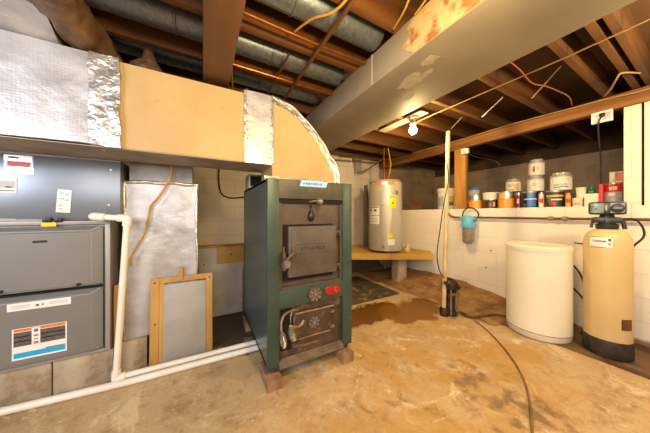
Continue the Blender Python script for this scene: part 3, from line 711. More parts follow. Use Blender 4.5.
mb('dark').box(cl, cr, SY+.012, YR_, zu1-.028, zu1-.002).build('upper_slot', t)
b = mb('iron').box(cl, cl+.022, SY+.012, YR_, zu0, zu1-.03).box(cr-.02, cr, SY+.012, YR_, zu0, zu1-.03).box(cl+.022, cr-.02, SY+.004, YR_, zu0, zu0+.016); b.build('plate_rim', t)
mb('iron_dark').box(cl-.005, cr+.005, YR_+.004, YR_+.02, zl0-.01, zl1+.005).build('lower_front_plate', t)
o = mb('ash').hexa([(cl, SY-.012, zl0-.028), (cr, SY-.012, zl0-.028), (cr, YR_, zl0-.028), (cl, YR_, zl0-.028), (cl, SY-.012, zl0-.006), (cr, SY-.012, zl0-.006), (cr, YR_, zl0+.012), (cl, YR_, zl0+.012)]).build('ash_lip', t); o['label'] = 'ash-dusted sheet lip'
mb('dark').box(SX0+.02, SX1-.02, SY+.04, SB-.03, ZB-.03, ZB).build('bottom_pan', t)
# upper door
YDo = SY-.02
a = onY(288.5, 226, YDo); c = onY(336.5, 272, YDo)
zt_ = (onY(288.5, 226.5, YDo).z+onY(336.5, 225.5, YDo).z)/2; zb_ = (onY(288.5, 277.5, YDo).z+onY(336.5, 272, YDo).z)/2
ud = mb('door').box(a.x, c.x, YDo, YDo+.035, zb_, zt_, .008).build('upper_door', t)
mb('door').box(a.x+.02, c.x-.02, YDo-.004, YDo+.001, zb_+.02, zt_-.02, .003).build('raised_panel', ud)
mb('dark').box(a.x-.022, c.x-.012, YDo+.034, YR_+.002, zb_-.03, zt_+.012).build('dark_door_backing', t)  # dark sheet behind the door, showing below and left of it
# raised lettering band (worn casting), two bars above and below
xm = (a.x+c.x)/2; zm = onY(312, 248, YDo).z
b = mb('door').box(xm-.11, xm+.11, YDo-.008, YDo-.003, zm+.030, zm+.034, .001).box(xm-.11, xm+.11, YDo-.008, YDo-.003, zm-.034, zm-.030, .001)
b.build('casting_bars', ud)
b = mb('door'); random.seed(5)
for k in range(7):
    u = xm-.085+k*.0275
    if k % 3 == 0: b.box(u-.009, u-.005, YDo-.009, YDo-.003, zm-.012, zm+.012, .001).box(u-.009, u+.009, YDo-.009, YDo-.003, zm+.008, zm+.012, .001).box(u-.009, u+.007, YDo-.009, YDo-.003, zm-.003, zm+.002, .001)
    elif k % 3 == 1: b.box(u-.009, u-.005, YDo-.009, YDo-.003, zm-.012, zm+.012, .001).box(u+.005, u+.009, YDo-.009, YDo-.003, zm-.012, zm+.012, .001).box(u-.009, u+.009, YDo-.009, YDo-.003, zm+.008, zm+.012, .001)
    else: b.box(u-.009, u+.009, YDo-.009, YDo-.003, zm-.012, zm-.008, .001).box(u-.009, u-.005, YDo-.009, YDo-.003, zm-.012, zm+.012, .001).box(u+.003, u+.008, YDo-.009, YDo-.003, zm-.012, zm+.002, .001)
o = b.build('cast_lettering', ud); o['label'] = 'worn cast lettering'
for pz in (233, 266):
    p = onY(338, pz, SY)
    mb('iron').box(c.x-.004, c.x+.045, SY-.008, YR_, p.z-.022, p.z+.022, .004).m('dark').box(c.x+.012, c.x+.028, SY-.010, SY-.006, p.z-.030, p.z+.004).build('hinge', t)
def coil_handle(p0, p1, r, par, nm='coil_handle', turns=9, m_='steel'):
    p0 = Vector(p0); p1 = Vector(p1); d = (p1-p0); n = d.normalized(); u = n.cross(Vector((0, 1, 0))).normalized(); v = n.cross(u)
    pts = []
    for k in range(turns*10+1):
        tt = k/(turns*10); a_ = 2*math.pi*turns*tt; rr = r*(.55+.45*math.sin(math.pi*min(1, tt*1.05)))
        pts.append(p0+d*tt+(u*math.cos(a_)+v*math.sin(a_))*rr)
    b = mb(m_).tube(pts, r*.15, 6, 1); b.m('rust').cyl(p0, p1, r*.35, seg=8); return b.build(nm, par)
# upper door latch: pivot, pointer arm, coil knob
p = onY(286, 262, SY-.06); q_ = onY(297, 252, SY-.05); s_ = onY(284, 247, SY-.05)
b = mb('iron').tube([onY(287, 258, YDo), p, onY(284, 254, SY-.06), s_], .005, 8, 3).tube([p, onY(291, 255.5, SY-.06), q_], .009, 8, 3); b.build('latch_arm', ud)
coil_handle(p+Vector((-.004, -.01, .012)), onY(288, 267, SY-.075)+Vector((.0, 0, -.006)), .025, ud, turns=7)
mb('iron_dark').box(onY(281.5, 262, SY).x, onY(285, 262, SY).x, SY-.03, YR_, onY(283, 270, SY).z, onY(283, 252, SY).z, .006).build('latch_bracket', t)
# top damper knob + black teardrop hanging below it
p = onY(319, 201, SY-.04)
b = mb('rust').tube([(p.x-.05, SY+.01, p.z-.005), (p.x-.04, SY-.03, p.z-.002), (p.x-.015, SY-.04, p.z)], .006, 8, 3); b.build('damper_rod', t)
coil_handle(p+Vector((-.018, 0, 0)), p+Vector((.026, -.005, -.004)), .023, t, 'damper_knob', 7)
p = onY(311, 205, YR_-.003); p2 = onY(311, 217, YR_-.003)
b = mb('black').box(p.x-.004, p.x+.004, YR_-.007, YR_-.001, p2.z, p.z).lathe([(.001, -.04), (.014, -.036), (.024, -.018), (.024, 0), (.018, .018), (.008, .04), (.004, .05)], (p2.x, YR_-.004, p2.z+.01), 16)
b.build('black_teardrop', t)
# name sticker
a = onY(300, 183, SY-.001); c = onY(327, 186, SY-.001); zz0 = onY(313, 187, SY).z; zz1 = onY(313, 181.2, SY).z
b = mb('sticker_blue').prism([(a.x-.004, SY-.001, zz0), (c.x-.01, SY-.001, zz0), (c.x+.006, SY-.001, zz1), (a.x+.010, SY-.001, zz1)], (0, -.002, 0))
b.m('blueprint')
for k in range(8):
    u = a.x+.022+k*.019; hh = .005+.004*((k*7) % 3)/2
    b.box(u, u+.013, SY-.004, SY-.0025, (zz0+zz1)/2-hh, (zz0+zz1)/2+hh)
b.build('name_sticker', t)['label'] = 'pale blue sticker with worn blue lettering'
# air wheels
def wheel(px, py, y, par, R_=.052):
    k_ = R_/.036
    p = onY(px, py, y); b = mb('iron_dark').lathe([(R_, .0), (R_, .008), (R_-.006, .011), (R_*.33, .011)], (p.x, y, p.z), 28, (0, -1, 0))
    b.m('spoke')
    for k in range(8):
        a_ = 2*math.pi*k/8+.2; d = Vector((math.cos(a_), 0, math.sin(a_))); n = Vector((-d.z, 0, d.x))
        c0 = Vector((p.x, y-.0105, p.z))
        b.prism([c0+d*R_*.2-n*R_*.07, c0+d*R_*.9-n*R_*.17, c0+d*R_*.9+n*R_*.17, c0+d*R_*.2+n*R_*.07], (0, -.004, 0))
    b.lathe([(.011, 0), (.011, .014), (.007, .018)], (p.x, y-.010, p.z), 14, (0, -1, 0))
    return b.build('air_wheel', par)
wheel(314.8, 294, SY-.003, t)
# red reset plate
a = onY(325.5, 290.5, SY-.004); c = onY(340, 288.5, SY-.004)
b = mb('red').lathe([(.028, 0), (.028, .008), (.024, .011)], (a.x+.024, SY-.0, a.z+.0), 24, (0, -1, 0)).lathe([(.028, 0), (.028, .008), (.024, .011)], (c.x-.026, SY-.0, c.z-.004), 24, (0, -1, 0))
b.box(a.x+.024, c.x-.026, SY-.008, SY, c.z-.030, a.z+.026, .002).m('steel').sphere((c.x-.040, SY-.012, c.z-.006), .006, u=8, v=6)
b.build('red_limit_switch', t)
# lower door
YL = SY+.004
a = onY(294, 312, YL); c = onY(331, 306, YL); zt_ = (onY(294, 312, YL).z+onY(331, 306, YL).z)/2; zb_ = (onY(296, 340, YL).z+onY(331, 331, YL).z)/2
ld = mb('iron_dark').box(a.x, c.x, YL, YL+.028, zb_, zt_, .006).build('lower_door', t)
mb('rust').cyl((a.x+.005, YL-.004, zt_-.006), (c.x+.02, YL-.004, zt_-.006), .007, seg=10).build('door_rod', ld); mb('rust').cyl((a.x+.0, YL-.002, zb_+.006), (c.x-.005, YL-.002, zb_+.006), .005, seg=8).build('door_rod', ld)
wheel(313.5, 321.5, YL-.002, ld, .044)
for pz in (311, 326):
    p = onY(332, pz, YL); mb('rust').box(c.x-.004, c.x+.028, YL-.008, YL+.02, p.z-.009, p.z+.009, .003).build('hinge', t)
# long bent handle with coil grip
pp = [onY(298, 309.5, SY-.02), onY(291, 311, SY-.05), onY(284.5, 315, SY-.055), onY(281.5, 322, SY-.055), onY(281.3, 329, SY-.055), onY(282, 334, SY-.055)]
mb('rust').tube(pp, .007, 10, 5).build('shaker_handle', t)
coil_handle(onY(282, 333, SY-.055), onY(284.5, 348, SY-.058), .021, t, 'shaker_grip', 9)
p = onY(290.5, 327, SY-.04)
mb('rust').tube([onY(289, 326, SY-.03), onY(296, 327, SY-.045), onY(301, 325, SY-.045), onY(304, 320, SY-.045)], .009, 10, 4).build('door_lever', ld)
coil_handle(onY(291, 327, SY-.04), onY(293.5, 341, SY-.048), .027, ld, 'lever_grip', 8)
mb('steel').tube([onY(292, 312, SY-.01), onY(290.5, 318, SY-.02), onY(291, 325, SY-.02), onY(294, 326, SY-.02), onY(294, 318, SY-.015)], .004, 6, 4).build('wire_bail', ld)
b = mb('rust').box(a.x-.005, a.x+.05, SY+.005, YR_+.006, zb_-.045, zb_-.035).box(a.x+.06, a.x+.2, SY+.02, YR_+.007, zb_-.062, zb_-.054); b.build('rating_plate', t)
mb('dark').box(cl+.02, a.x-.01, YR_+.000, YR_+.006, zl0+.06, zl1-.02, .002).build('side_recess', t)
# feet
for nm, fx, fy in (('a', SX0+.05, SY+.05), ('b', SX1-.05, SY+.05), ('c', SX0+.05, SB-.08), ('d', SX1-.05, SB-.08)):
    mb('iron_dark').prism([(fx-.04, fy-.03, ZB+.01), (fx+.04, fy-.03, ZB+.01), (fx+.022, fy-.03, .068), (fx-.022, fy-.03, .068)], (0, .06, 0)).build('foot', t)
    nearlab = {'a': 'reddish wooden block under the front left foot of the wood furnace', 'b': 'reddish wooden block under the front right foot of the wood furnace', 'c': 'wooden block under the back left foot of the wood furnace', 'd': 'wooden block under the back right foot of the wood furnace'}[nm]
    single(mb('brickwood').box(fx-.06, fx+.035, fy-.10, fy+.12, 0, .067, .004), 'support_block', nearlab, 'block')
# small black blower box on the stove top
t2 = empty('draft_box', (.415, 2.13, ZT), 'small black box with a grey rim on the back left of the wood furnace top', 'box')
mb('galv_dull').box(.357, .48, 2.06, 2.24, ZT, ZT+.125, .004).build('box_case', t2)
mb('dark').box(.37, .465, 2.052, 2.061, ZT+.02, ZT+.11, .003).build('opening', t2)

# ------------------------------------------------------------------ dark board on the floor behind
single(mb('matdark').box(1.15, 2.36, 2.18, 3.1, .003, .022, .003), 'dark_board', 'flat dark grimy board on the floor in front of the heater platform', 'board')
single(mb('ash').sphere((1.60, 2.08, .012), .035, (1.3, .7, .3), 12, 8).jitter(.01, 3, 30), 'plaster_crumb', 'pale crumb of plaster on the wet floor beside the dark board', 'debris')

# ------------------------------------------------------------------ heater platform + water heater
ZP = .505
A = onZ(433, 253.7, ZP); B = onZ(352, 253.7, ZP); D = (B-A); B2 = A+D*(1+.45); 
t = empty('heater_platform', ((A.x+B2.x)/2, (A.y+B2.y)/2, 0), 'corner platform with a yellowish front board carrying the water heater', 'platform')
n = Vector((-D.y, D.x, 0)).normalized(); n = -n if n.y < 0 else n
fr = mb('pine_h').prism([A, B2, B2+Vector((0, 0, -.09)), A+Vector((0, 0, -.09))], n*.038).build('front_board', t)
def clip(p): return Vector((min(p.x, XW-.005), min(p.y, YB-.005), p.z))
topz = Vector((0, 0, .0))
b = mb('pine_h')
P_ = [A+n*.039, Vector((XW-.03, A.y+.15, ZP)), Vector((XW-.01, YB-.01, ZP)), Vector((B2.x, YB-.01, ZP)), B2+n*.039]
b.prism([Vector((p.x, p.y, ZP-.02)) for p in P_], (0, 0, .018)); b.build('deck', t)
mb('pine_h').box(XW-.045, XW-.006, A.y+.22, YB-.02, ZP-.09, ZP-.021).build('ledger', t)
g1 = Vector(((P_[0].x+.02), P_[0].y+.02, ZP-.09))
pc = onZ(402.5, 283, 0)
b = mb('concrete').box(pc.x-.095, pc.x+.095, pc.y, pc.y+.14, 0, ZP-.021, .004)
single(b, 'block_pier', 'upright concrete block pier under the right of the heater platform', 'block')
single(mb('concrete').box(1.72, 1.9, 3.15, 3.29, 0, ZP-.021, .004), 'block_pier', 'concrete pier under the back left of the heater platform, behind the wood furnace', 'block')
HX, HY, HR = 2.57, 2.66, .256; hz0, hz1 = ZP+.03, 1.625
t = empty('water_heater', (HX, HY, ZP), 'grey electric water heater with yellow energy label on the corner platform', 'water heater')
mb('heater').lathe([(HR-.012, hz0), (HR, hz0+.01), (HR, hz1-.03), (HR-.006, hz1-.02), (HR-.03, hz1), (.02, hz1+.012)], (HX, HY, 0), 48).build('tank', t)
mb('heater_dark').lathe([(HR+.001, hz1-.034), (HR+.003, hz1-.030), (HR+.001, hz1-.026)], (HX, HY, 0), 48, caps=False).build('top_ring', t)
for a_ in (0, 120, 240): mb('heater_dark').cyl((HX+.18*math.cos(math.radians(a_)), HY+.18*math.sin(math.radians(a_)), ZP-.001), (HX+.18*math.cos(math.radians(a_)), HY+.18*math.sin(math.radians(a_)), hz0+.005), .025, seg=12).build('foot', t)
cam_dir = math.atan2(-HY, -HX)
def on_tank(px, py, cx, cy, r):   # where the sight line through a pixel meets the tank
    d = ray(px, py); dx, dy = d.x, d.y; a_ = dx*dx+dy*dy; b_ = -2*(dx*cx+dy*cy); c_ = cx*cx+cy*cy-r*r
    disc = max(b_*b_-4*a_*c_, 0); s = (-b_-math.sqrt(disc))/(2*a_); return CAM+d*s
def curved_patch(px0, px1, py0, py1, cx, cy, r, m_, name, par, th=.004, paint=(), n=8, extra=None):
    pm = on_tank((px0+px1)/2, (py0+py1)/2, cx, cy, r)
    p0 = on_tank(px0, (py0+py1)/2, cx, cy, r); p1 = on_tank(px1, (py0+py1)/2, cx, cy, r)
    a0 = math.atan2(p0.y-cy, p0.x-cx); a1 = math.atan2(p1.y-cy, p1.x-cx)
    if a1 < a0-math.pi: a1 += 2*math.pi
    if a1 > a0+math.pi: a1 -= 2*math.pi
    za = on_tank((px0+px1)/2, py0, cx, cy, r).z; zb = on_tank((px0+px1)/2, py1, cx, cy, r).z
    b = mb(m_)
    def cp(u0, u1, v0, v1, ro):
        rings = []
        for k in range(n+1):
            a_ = a0+(a1-a0)*(u0+(u1-u0)*k/n)
            rings.append([b.bm.verts.new((cx+q*math.cos(a_), cy+q*math.sin(a_), zb+(za-zb)*v)) for q, v in ((r+.0003, v0), (ro, v0), (ro, v1), (r+.0003, v1))])
        fs = []
        for A_, B_ in zip(rings, rings[1:]):
            for i in range(4): fs.append(b.bm.faces.new((A_[i], A_[(i+1) % 4], B_[(i+1) % 4], B_[i])))
        fs.append(b.bm.faces.new(rings[0])); fs.append(b.bm.faces.new(rings[-1][::-1])); b._tag(fs)
    cp(0, 1, 0, 1, r+th)
    for (mm, u0, u1, v0, v1) in paint: b.m(mm); cp(u0, u1, v0, v1, r+th+.0012)
    return b.build(name, par)
cp_ = lambda *a_, **k: curved_patch(*a_, **k)
curved_patch(381.3, 387.3, 191, 205, HX, HY, HR, 'heater', 'upper_access_panel', t, .014)
curved_patch(381.3, 387.3, 206, 239, HX, HY, HR, 'heater', 'lower_access_panel', t, .010)
curved_patch(389.5, 396, 195.5, 208.3, HX, HY, HR, 'yellow', 'energy_label', t, .0025, [('darkprint', .1, .9, .85, .93), ('darkprint', .35, .6, .35, .5)])['label'] = 'bright yellow energy label'
curved_patch(369.8, 379.3, 206.2, 215, HX, HY, HR, 'white', 'caution_label', t, .0025, [('redprint', .05, .95, .8, .95), ('darkprint', .15, .35, .4, .65), ('darkprint', .6, .8, .4, .65)])
curved_patch(370.5, 379.3, 215.8, 224, HX, HY, HR, 'white', 'print_label', t, .0025, [('whitegrey', .1, .9, .6, .68), ('whitegrey', .1, .9, .3, .38)])
curved_patch(387.5, 393, 234, 237.6, HX, HY, HR, 'yellow', 'small_yellow_label', t, .0025)
curved_patch(388, 394.5, 239, 245.2, HX, HY, HR, 'white', 'small_white_label', t, .0025)
curved_patch(375.5, 380.5, 181.3, 184.8, HX, HY, HR, 'orangeprint', 'orange_strip', t, .0025); curved_patch(387.5, 394.5, 181.3, 184.8, HX, HY, HR, 'orangeprint', 'orange_strip', t, .0025)
curved_patch(380.6, 387.4, 181.6, 184.4, HX, HY, HR, 'silver', 'white_strip', t, .0025)
curved_patch(395.5, 398, 190.5, 194.5, HX, HY, HR, 'heater_dark', 'maker_mark', t, .0025)
p = on_tank(383.8, 246, HX, HY, HR); d = Vector((p.x-HX, p.y-HY, 0)).normalized()
mb('rust').cyl(p-d*.01, p+d*.045, .012, seg=12).lathe([(.018, 0), (.02, .006), (.018, .012)], p+d*.045, 14, d).cyl(p+d*.035, p+d*.035+Vector((0, 0, -.03)), .009, seg=10).build('drain_valve', t)
# copper risers
part_cable(t, 'riser', 'copper', [(HX+.10, HY+.02, hz1), (HX+.10, HY+.02, 2.148)], .012, sub=1)
part_cable(t, 'riser', 'copper', [(HX-.06, HY-.03, hz1+.005), (HX-.06, HY-.03, 1.80), (HX-.05, HY-.02, 2.0), (HX-.05, HY-.02, 2.148)], .014)
part_cable(t, 'wiring', 'wire_y', [(HX, HY-.05, hz1+.01), (HX-.01, HY-.10, 1.74), (HX+.03, HY-.09, 1.9), (HX+.02, HY-.05, 2.1), (HX+.02, HY-.04, 2.15)], .007)
p1 = onY(362, 172, 3.0); p2 = onY(376, 163, 3.0)
cable('heater_pipe', 'oldpipe', [onY(340, 156.5, 3.1), onY(366, 158.5, 3.1), onY(384, 159.5, 3.05), onY(400, 158, 3.0)], .014, 'brown pipe running sideways above the water heater', 'pipe')
cable('heater_pipe', 'oldpipe', [onY(357, 173, 3.3), onY(366, 170, 3.2), onY(376, 164, 3.1), onY(381, 160, 3.05)], .012, 'brown pipe slanting up left of the water heater top', 'pipe')
a = onY(354, 158, 3.42); c = onY(361, 173.5, 3.42)
single(mb('galv_dull').prism([(a.x, 3.40, a.z+.06), (c.x, 3.40, a.z+.06), (c.x, 3.40, c.z+.06), (a.x+.05, 3.40, c.z)], (0, .088, 0)), 'metal_bracket', 'grey sheet metal bracket on the back wall left of the heater', 'bracket')
a = onY(366, 186, 3.2)
single(mb('heater_dark').box(a.x, a.x+.05, 3.2, 3.26, ZP, onY(366, 185, 3.2).z, .004), 'metal_channel', 'dark upright channel just behind the left of the water heater', 'channel')
# cream bottle on the platform
p = onZ(406, 252.3, ZP)
b = mb('tank_tan').lathe([(.036, 0), (.04, .006), (.04, .05), (.030, .062), (.034, .075), (.03, .10), (.014, .112), (.014, .13), (.010, .132)], (p.x+.07, p.y+.03, ZP-.001), 20)
single(b, 'small_bottle', 'small cream bottle on the platform right of the water heater', 'bottle')
# orange stubs on the ledge right of the heater
cable('orange_pipe', 'orangecopper', [onX(404, 209.5, XW+.05), onX(411, 208.3, XW+.05), onX(416, 206.5, XW+.05), onX(421, 208.5, XW+.05)], .016, 'orange pipe offcut lying on the ledge beside the water heater', 'pipe')

# ------------------------------------------------------------------ sump pump, standpipe, hose
sp = onZ(449.5, 314, 0); PX, PY = sp.x, sp.y
t = empty('sump_pump', (PX, PY, 0), 'rusty dark pedestal sump pump with a tall cream discharge pipe by the side wall', 'pump')
mb('pump').lathe([(.075, 0), (.078, .02), (.06, .03), (.05, .05), (.048, .20), (.062, .215), (.066, .25), (.04, .27)], (PX+.01, PY, .001), 20).build('pump_body', t)
mb('pump').lathe([(.070, 0), (.082, .015), (.082, .075), (.06, .10), (.02, .12)], (PX+.005, PY, .275), 20).cyl((PX-.05, PY-.02, .33), (PX-.12, PY-.03, .37), .02).sphere((PX+.07, PY-.05, .30), .03).m('rust').box(PX-.075, PX+.085, PY-.03, PY+.03, .33, .345, .004).build('motor', t)
for dx in (-.045, .055, .078): mb('rust').cyl((PX+dx, PY-.045, .01), (PX+dx, PY-.045, .335), .009, seg=8).build('guide_rod', t)
mb('pump').lathe([(.042, 0), (.044, .07), (.032, .09)], (PX-.085, PY+.01, 0.002), 16).build('pipe_coupling', t)
mb('rust').box(PX-.10, PX+.08, PY-.065, PY-.055, .22, .25, .003).build('bracket', t)
pb = Vector((PX-.085, PY+.01, .09)); xT = onY(448.3, 136, pb.y+.02); sp = Vector((PX, PY, 0))
o = mb('pvc_old').tube([pb, Vector(((pb.x+xT.x)/2, pb.y+.01, 1.0)), Vector((xT.x, pb.y+.02, 2.02))], .0215, 16, 1).build('discharge_pipe', t); o['label'] = 'tall cream plastic pipe'
pts = [onY(447, 163, sp.y-.03), onY(448.5, 180, sp.y-.035), onY(444.5, 200, sp.y-.035), onY(440, 230, sp.y-.03), onY(437, 255, sp.y-.03), onY(440, 272, sp.y-.03), onY(445, 278, sp.y-.02)]
part_cable(t, 'power_cord', 'wire_b', pts, .005)
pts = [Vector((sp.x+.11, sp.y-.06, .018))]+[onZ(x, y, .018) for x, y in ((470, 317), (484, 316), (496, 315), (510, 318))]
single(mb('hose_brown').tube(pts, .014, 10, 5), 'drain_hose', 'brown corrugated hose lying on the floor between pump and brine tank', 'hose')
pts = [onZ(x, y, .006) for x, y in ((474, 320), (488, 331), (503, 347), (515, 363), (524, 380), (529, 398), (531, 415), (533, 440))]
single(mb('crack').tube(pts, .006, 8, 6), 'drain_line', 'thin dark drain line snaking across the floor towards the viewer', 'cord')
# soil bank at the wall foot
b = MB().m('mud'); import mathutils
nx, ny = 14, 40; V = []
for i in range(nx+1):
    row = []
    for j in range(ny+1):
        x = 2.50+(XW-2.50)*i/nx; y = 1.10+2.2*j/ny
        u = i/nx; v = j/ny
        h = .16*(u**1.5)*math.sin(math.pi*min(1, v*1.0))**.6 + .022*mathutils.noise.noise(Vector((x*6, y*6, 0)))*min(1, u*3)*math.sin(math.pi*v)
        row.append(b.bm.verts.new((x, y, max(.007, h+.004))))
    V.append(row)
for i in range(nx):
    for j in range(ny): b.bm.faces.new((V[i][j], V[i+1][j], V[i+1][j+1], V[i][j+1]))
o = b.build('dirt_bank', None, ang=180); tag(o, 'bank of brown dirt piled along the foot of the side wall', 'dirt', kind='stuff')

# ------------------------------------------------------------------ brine tank
BX, BY, BR = 2.75, .867, .225
t = empty('brine_tank', (BX, BY, .006), 'large round cream plastic brine tank with a flat lid beside the softener', 'tank')
mb('brine').lathe([(BR-.008, 0), (BR, .012), (BR, .05), (BR+.003, .055), (BR+.001, .06), (BR+.001, .775)], (BX, BY, .006), 56).build('tank_body', t)
mb('brine').lathe([(BR+.006, .765), (BR+.007, .80), (BR-.002, .812), (BR-.03, .815), (BR-.04, .809), (.01, .812)], (BX, BY, .006), 56).build('lid', t)
mb('seamdark').lathe([(BR+.002, .052), (BR+.0045, .055), (BR+.002, .058)], (BX, BY, .006), 56, caps=False).build('base_seam', t)
# ------------------------------------------------------------------ softener
TX, TY, TR = 2.80, .465, .125
t = empty('water_softener', (TX, TY, .006), 'tan water softener tank with black base and control head against the side wall', 'water softener')
mb('tank_tan').lathe([(TR-.004, .10), (TR, .12), (TR, .86), (TR-.004, .90), (TR-.014, .93), (TR-.032, .955), (.055, .972), (.045, .985)], (TX, TY, .006), 48).build('tank_body', t)
mb('tank_boot').lathe([(TR+.0, 0), (TR+.005, .01), (TR+.005, .12), (TR+.001, .135), (TR-.01, .136)], (TX, TY, .006), 48).jitter(.002, 3, 30).build('base_boot', t)
mb('ctrl').lathe([(.055, .975), (.06, .985), (.06, 1.01), (.045, 1.02), (.048, 1.05), (.035, 1.09)], (TX, TY, .006), 24).build('valve_neck', t)
vd = Vector((-TX, -TY, 0)).normalized(); td = Vector((-vd.y, vd.x, 0))      # facing the aisle
vang = math.atan2(vd.y, vd.x)
RZ = Matrix.Rotation(vang+math.pi/2, 3, 'Z'); hc = (TX, TY, 0)
head = mb('ctrl').box(TX-.093, TX+.093, TY-.075, TY+.06, 1.095, 1.195, .018, RZ, hc).build('control_head', t)
zc_ = onZ
mb('ctrl_teal').box(TX-.084, TX-.015, TY-.080, TY-.074, 1.107, 1.185, .005, RZ, hc).box(TX+.015, TX+.084, TY-.080, TY-.074, 1.107, 1.185, .005, RZ, hc).build('face_panels', head)
mb('wire_w').box(TX-.010, TX+.002, TY-.082, TY-.073, 1.125, 1.17, .001, RZ, hc).build('dial_slot', head)
b = mb('ctrl').lathe([(.034, 0), (.034, .006), (.03, .008)], Vector(hc)+RZ@Vector((.05, -.079, 1.145)), 24, RZ@Vector((0, -1, 0))).m('whitegrey')
b.box(TX+.03, TX+.07, TY-.0885, TY-.0865, 1.143, 1.147, 0, RZ, hc)
b.build('dial', head); mb('red').box(TX-.058, TX-.044, TY-.084, TY-.079, 1.138, 1.150, .001, RZ, hc).build('red_button', head)
mb('ctrl').box(TX-.075, TX+.075, TY-.045, TY+.04, 1.03, 1.075, .012, RZ, hc).cyl(Vector(hc)+RZ@Vector((-.07, -.02, 1.05)), Vector(hc)+RZ@Vector((-.08, -.03, .99)), .009).cyl(Vector(hc)+RZ@Vector((.075, -.01, 1.05)), Vector(hc)+RZ@Vector((.085, -.01, .985)), .012).build('bypass_valve', t)
lab = curved_patch(589.5, 613.5, 236.8, 247.5, TX, TY, TR, 'steel', 'maker_label', t, .002, [('white', .03, .97, .06, .94), ('darkprint', .80, .92, .6, .85), ('redprint', .8, .9, .25, .45), ('whitegrey', .1, .6, .2, .28)])
pl = on_tank(599.5, 241, TX, TY, TR+.004); an = math.atan2(pl.y-TY, pl.x-TX)
text_mesh('label_lettering', 'CONKAIR', .021, pl+Vector((math.cos(an), math.sin(an), 0))*.0015, Matrix.Rotation(an+math.pi/2, 3, 'Z') @ RX90, 'black', t, .0008, .75)
curved_patch(621.5, 631.5, 320, 331, TX, TY, TR, 'oldpipe', 'brown_sticker', t, .002)
# hoses
q = Vector(hc)
part_cable(t, 'hose', 'wire_b', [q+RZ@Vector((.07, .0, 1.06)), q+RZ@Vector((.13, .04, 1.06)), q+RZ@Vector((.165, .05, 1.0)), q+RZ@Vector((.17, .06, .93)), q+RZ@Vector((.135, .06, .87)), q+RZ@Vector((.11, .10, .82))], .0065)
part_cable(t, 'brine_line', 'wire_b', [(3.14, .72, .60), (3.08, .66, .52), (3.06, .62, .36), (3.0, .6, .20), (2.97, .64, .02)], .007)
part_cable(t, 'brine_line', 'wire_b', [(3.06, .70, .83), (3.01, .64, .83), (2.95, .57, .835), (2.90, .52, .84)], .006)
part_cable(t, 'brine_line', 'wire_b', [(3.05, .95, .42), (3.06, .75, .43), (3.04, .62, .30), (2.98, .53, .22)], .008)
# pipe along wall
zp = 1.055
pts = [onX(444.5, 209, XW-.05), onX(450, 215, XW-.05), Vector((XW-.05, onX(454.5, 218.5, XW-.05).y, zp)), Vector((XW-.05, onX(462, 218.5, XW-.05).y, zp))]
cable('inlet_pipe', 'oldpipe', pts, .011, 'dark bent inlet pipe coming off the ledge to the blue-capped filter', 'pipe', sub=2)
yf1 = onX(474, 218.5, XW-.05).y
t = empty('water_pipe', (XW-.05, 1.2, zp), 'long brown water pipe fixed along the side wall behind the softener', 'pipe')
mb('oldpipe').tube([(XW-.05, yf1, zp), (XW-.05, 1.0, zp-.002), (XW-.05, -.4, zp)], .0125, 12, 1).build('pipe_run', t)
for px in (551, 565):
    yy = onX(px, 218.5, XW-.05).y; mb('rust').lathe([(.018, -.02), (.021, -.012), (.021, .012), (.018, .02)], (XW-.05, yy, zp), 14, (0, 1, 0)).build('coupling', t)
# filter
fp = onX(468, 224, XW-.10)
t = empty('water_filter', (fp.x, fp.y, .705), 'water filter with bright blue cap and smoky bowl hung on the side wall', 'filter')
b = mb('filter_blue').lathe([(.078, .915), (.084, .925), (.084, .975), (.070, .99), (.066, 1.05), (.045, 1.075), (.01, 1.08)], (fp.x, fp.y, 0), 28).box(fp.x-.03, fp.x+.06, fp.y-.085, fp.y+.085, 1.02, 1.065, .008)
for k in range(14): b.box(fp.x+.083*math.cos(k*.4488)-.005, fp.x+.083*math.cos(k*.4488)+.005, fp.y+.083*math.sin(k*.4488)-.005, fp.y+.083*math.sin(k*.4488)+.005, .92, .98, .001)
b.build('cap', t)
mb('filter_bowl').lathe([(.02, .705), (.045, .71), (.058, .725), (.066, .74), (.070, .915)], (fp.x, fp.y, 0), 28).build('bowl', t)
mb('oldpipe').box(fp.x+.05, XW-.001, fp.y-.05, fp.y+.05, 1.0, 1.06, .003).build('wall_bracket', t)
pts = [onX(462, 218, XW-.06), onX(464, 211, XW-.06), onX(470, 207.5, XW-.06), onX(476, 210, XW-.06), onX(478.5, 215, XW-.06), onX(476, 218.8, XW-.05)]
part_cable(t, 'hose', 'wire_b', pts, .008)

# marks on right wall
for k, q in enumerate([(491, 250.5), (486, 267.5), (462, 281), (466, 282)]):
    p = onX(q[0], q[1], XW); b = mb('black').cyl((XW-.006, p.y, p.z), (XW+.002, p.y, p.z), .008, seg=8)
    single(b, 'wall_plug', ['small dark plug in the side wall, highest of four', 'small dark plug in the side wall, second from the top', 'small dark plug low in the side wall, left of the lowest pair', 'small dark plug low in the side wall, right of the lowest pair'][k], 'wall plug')

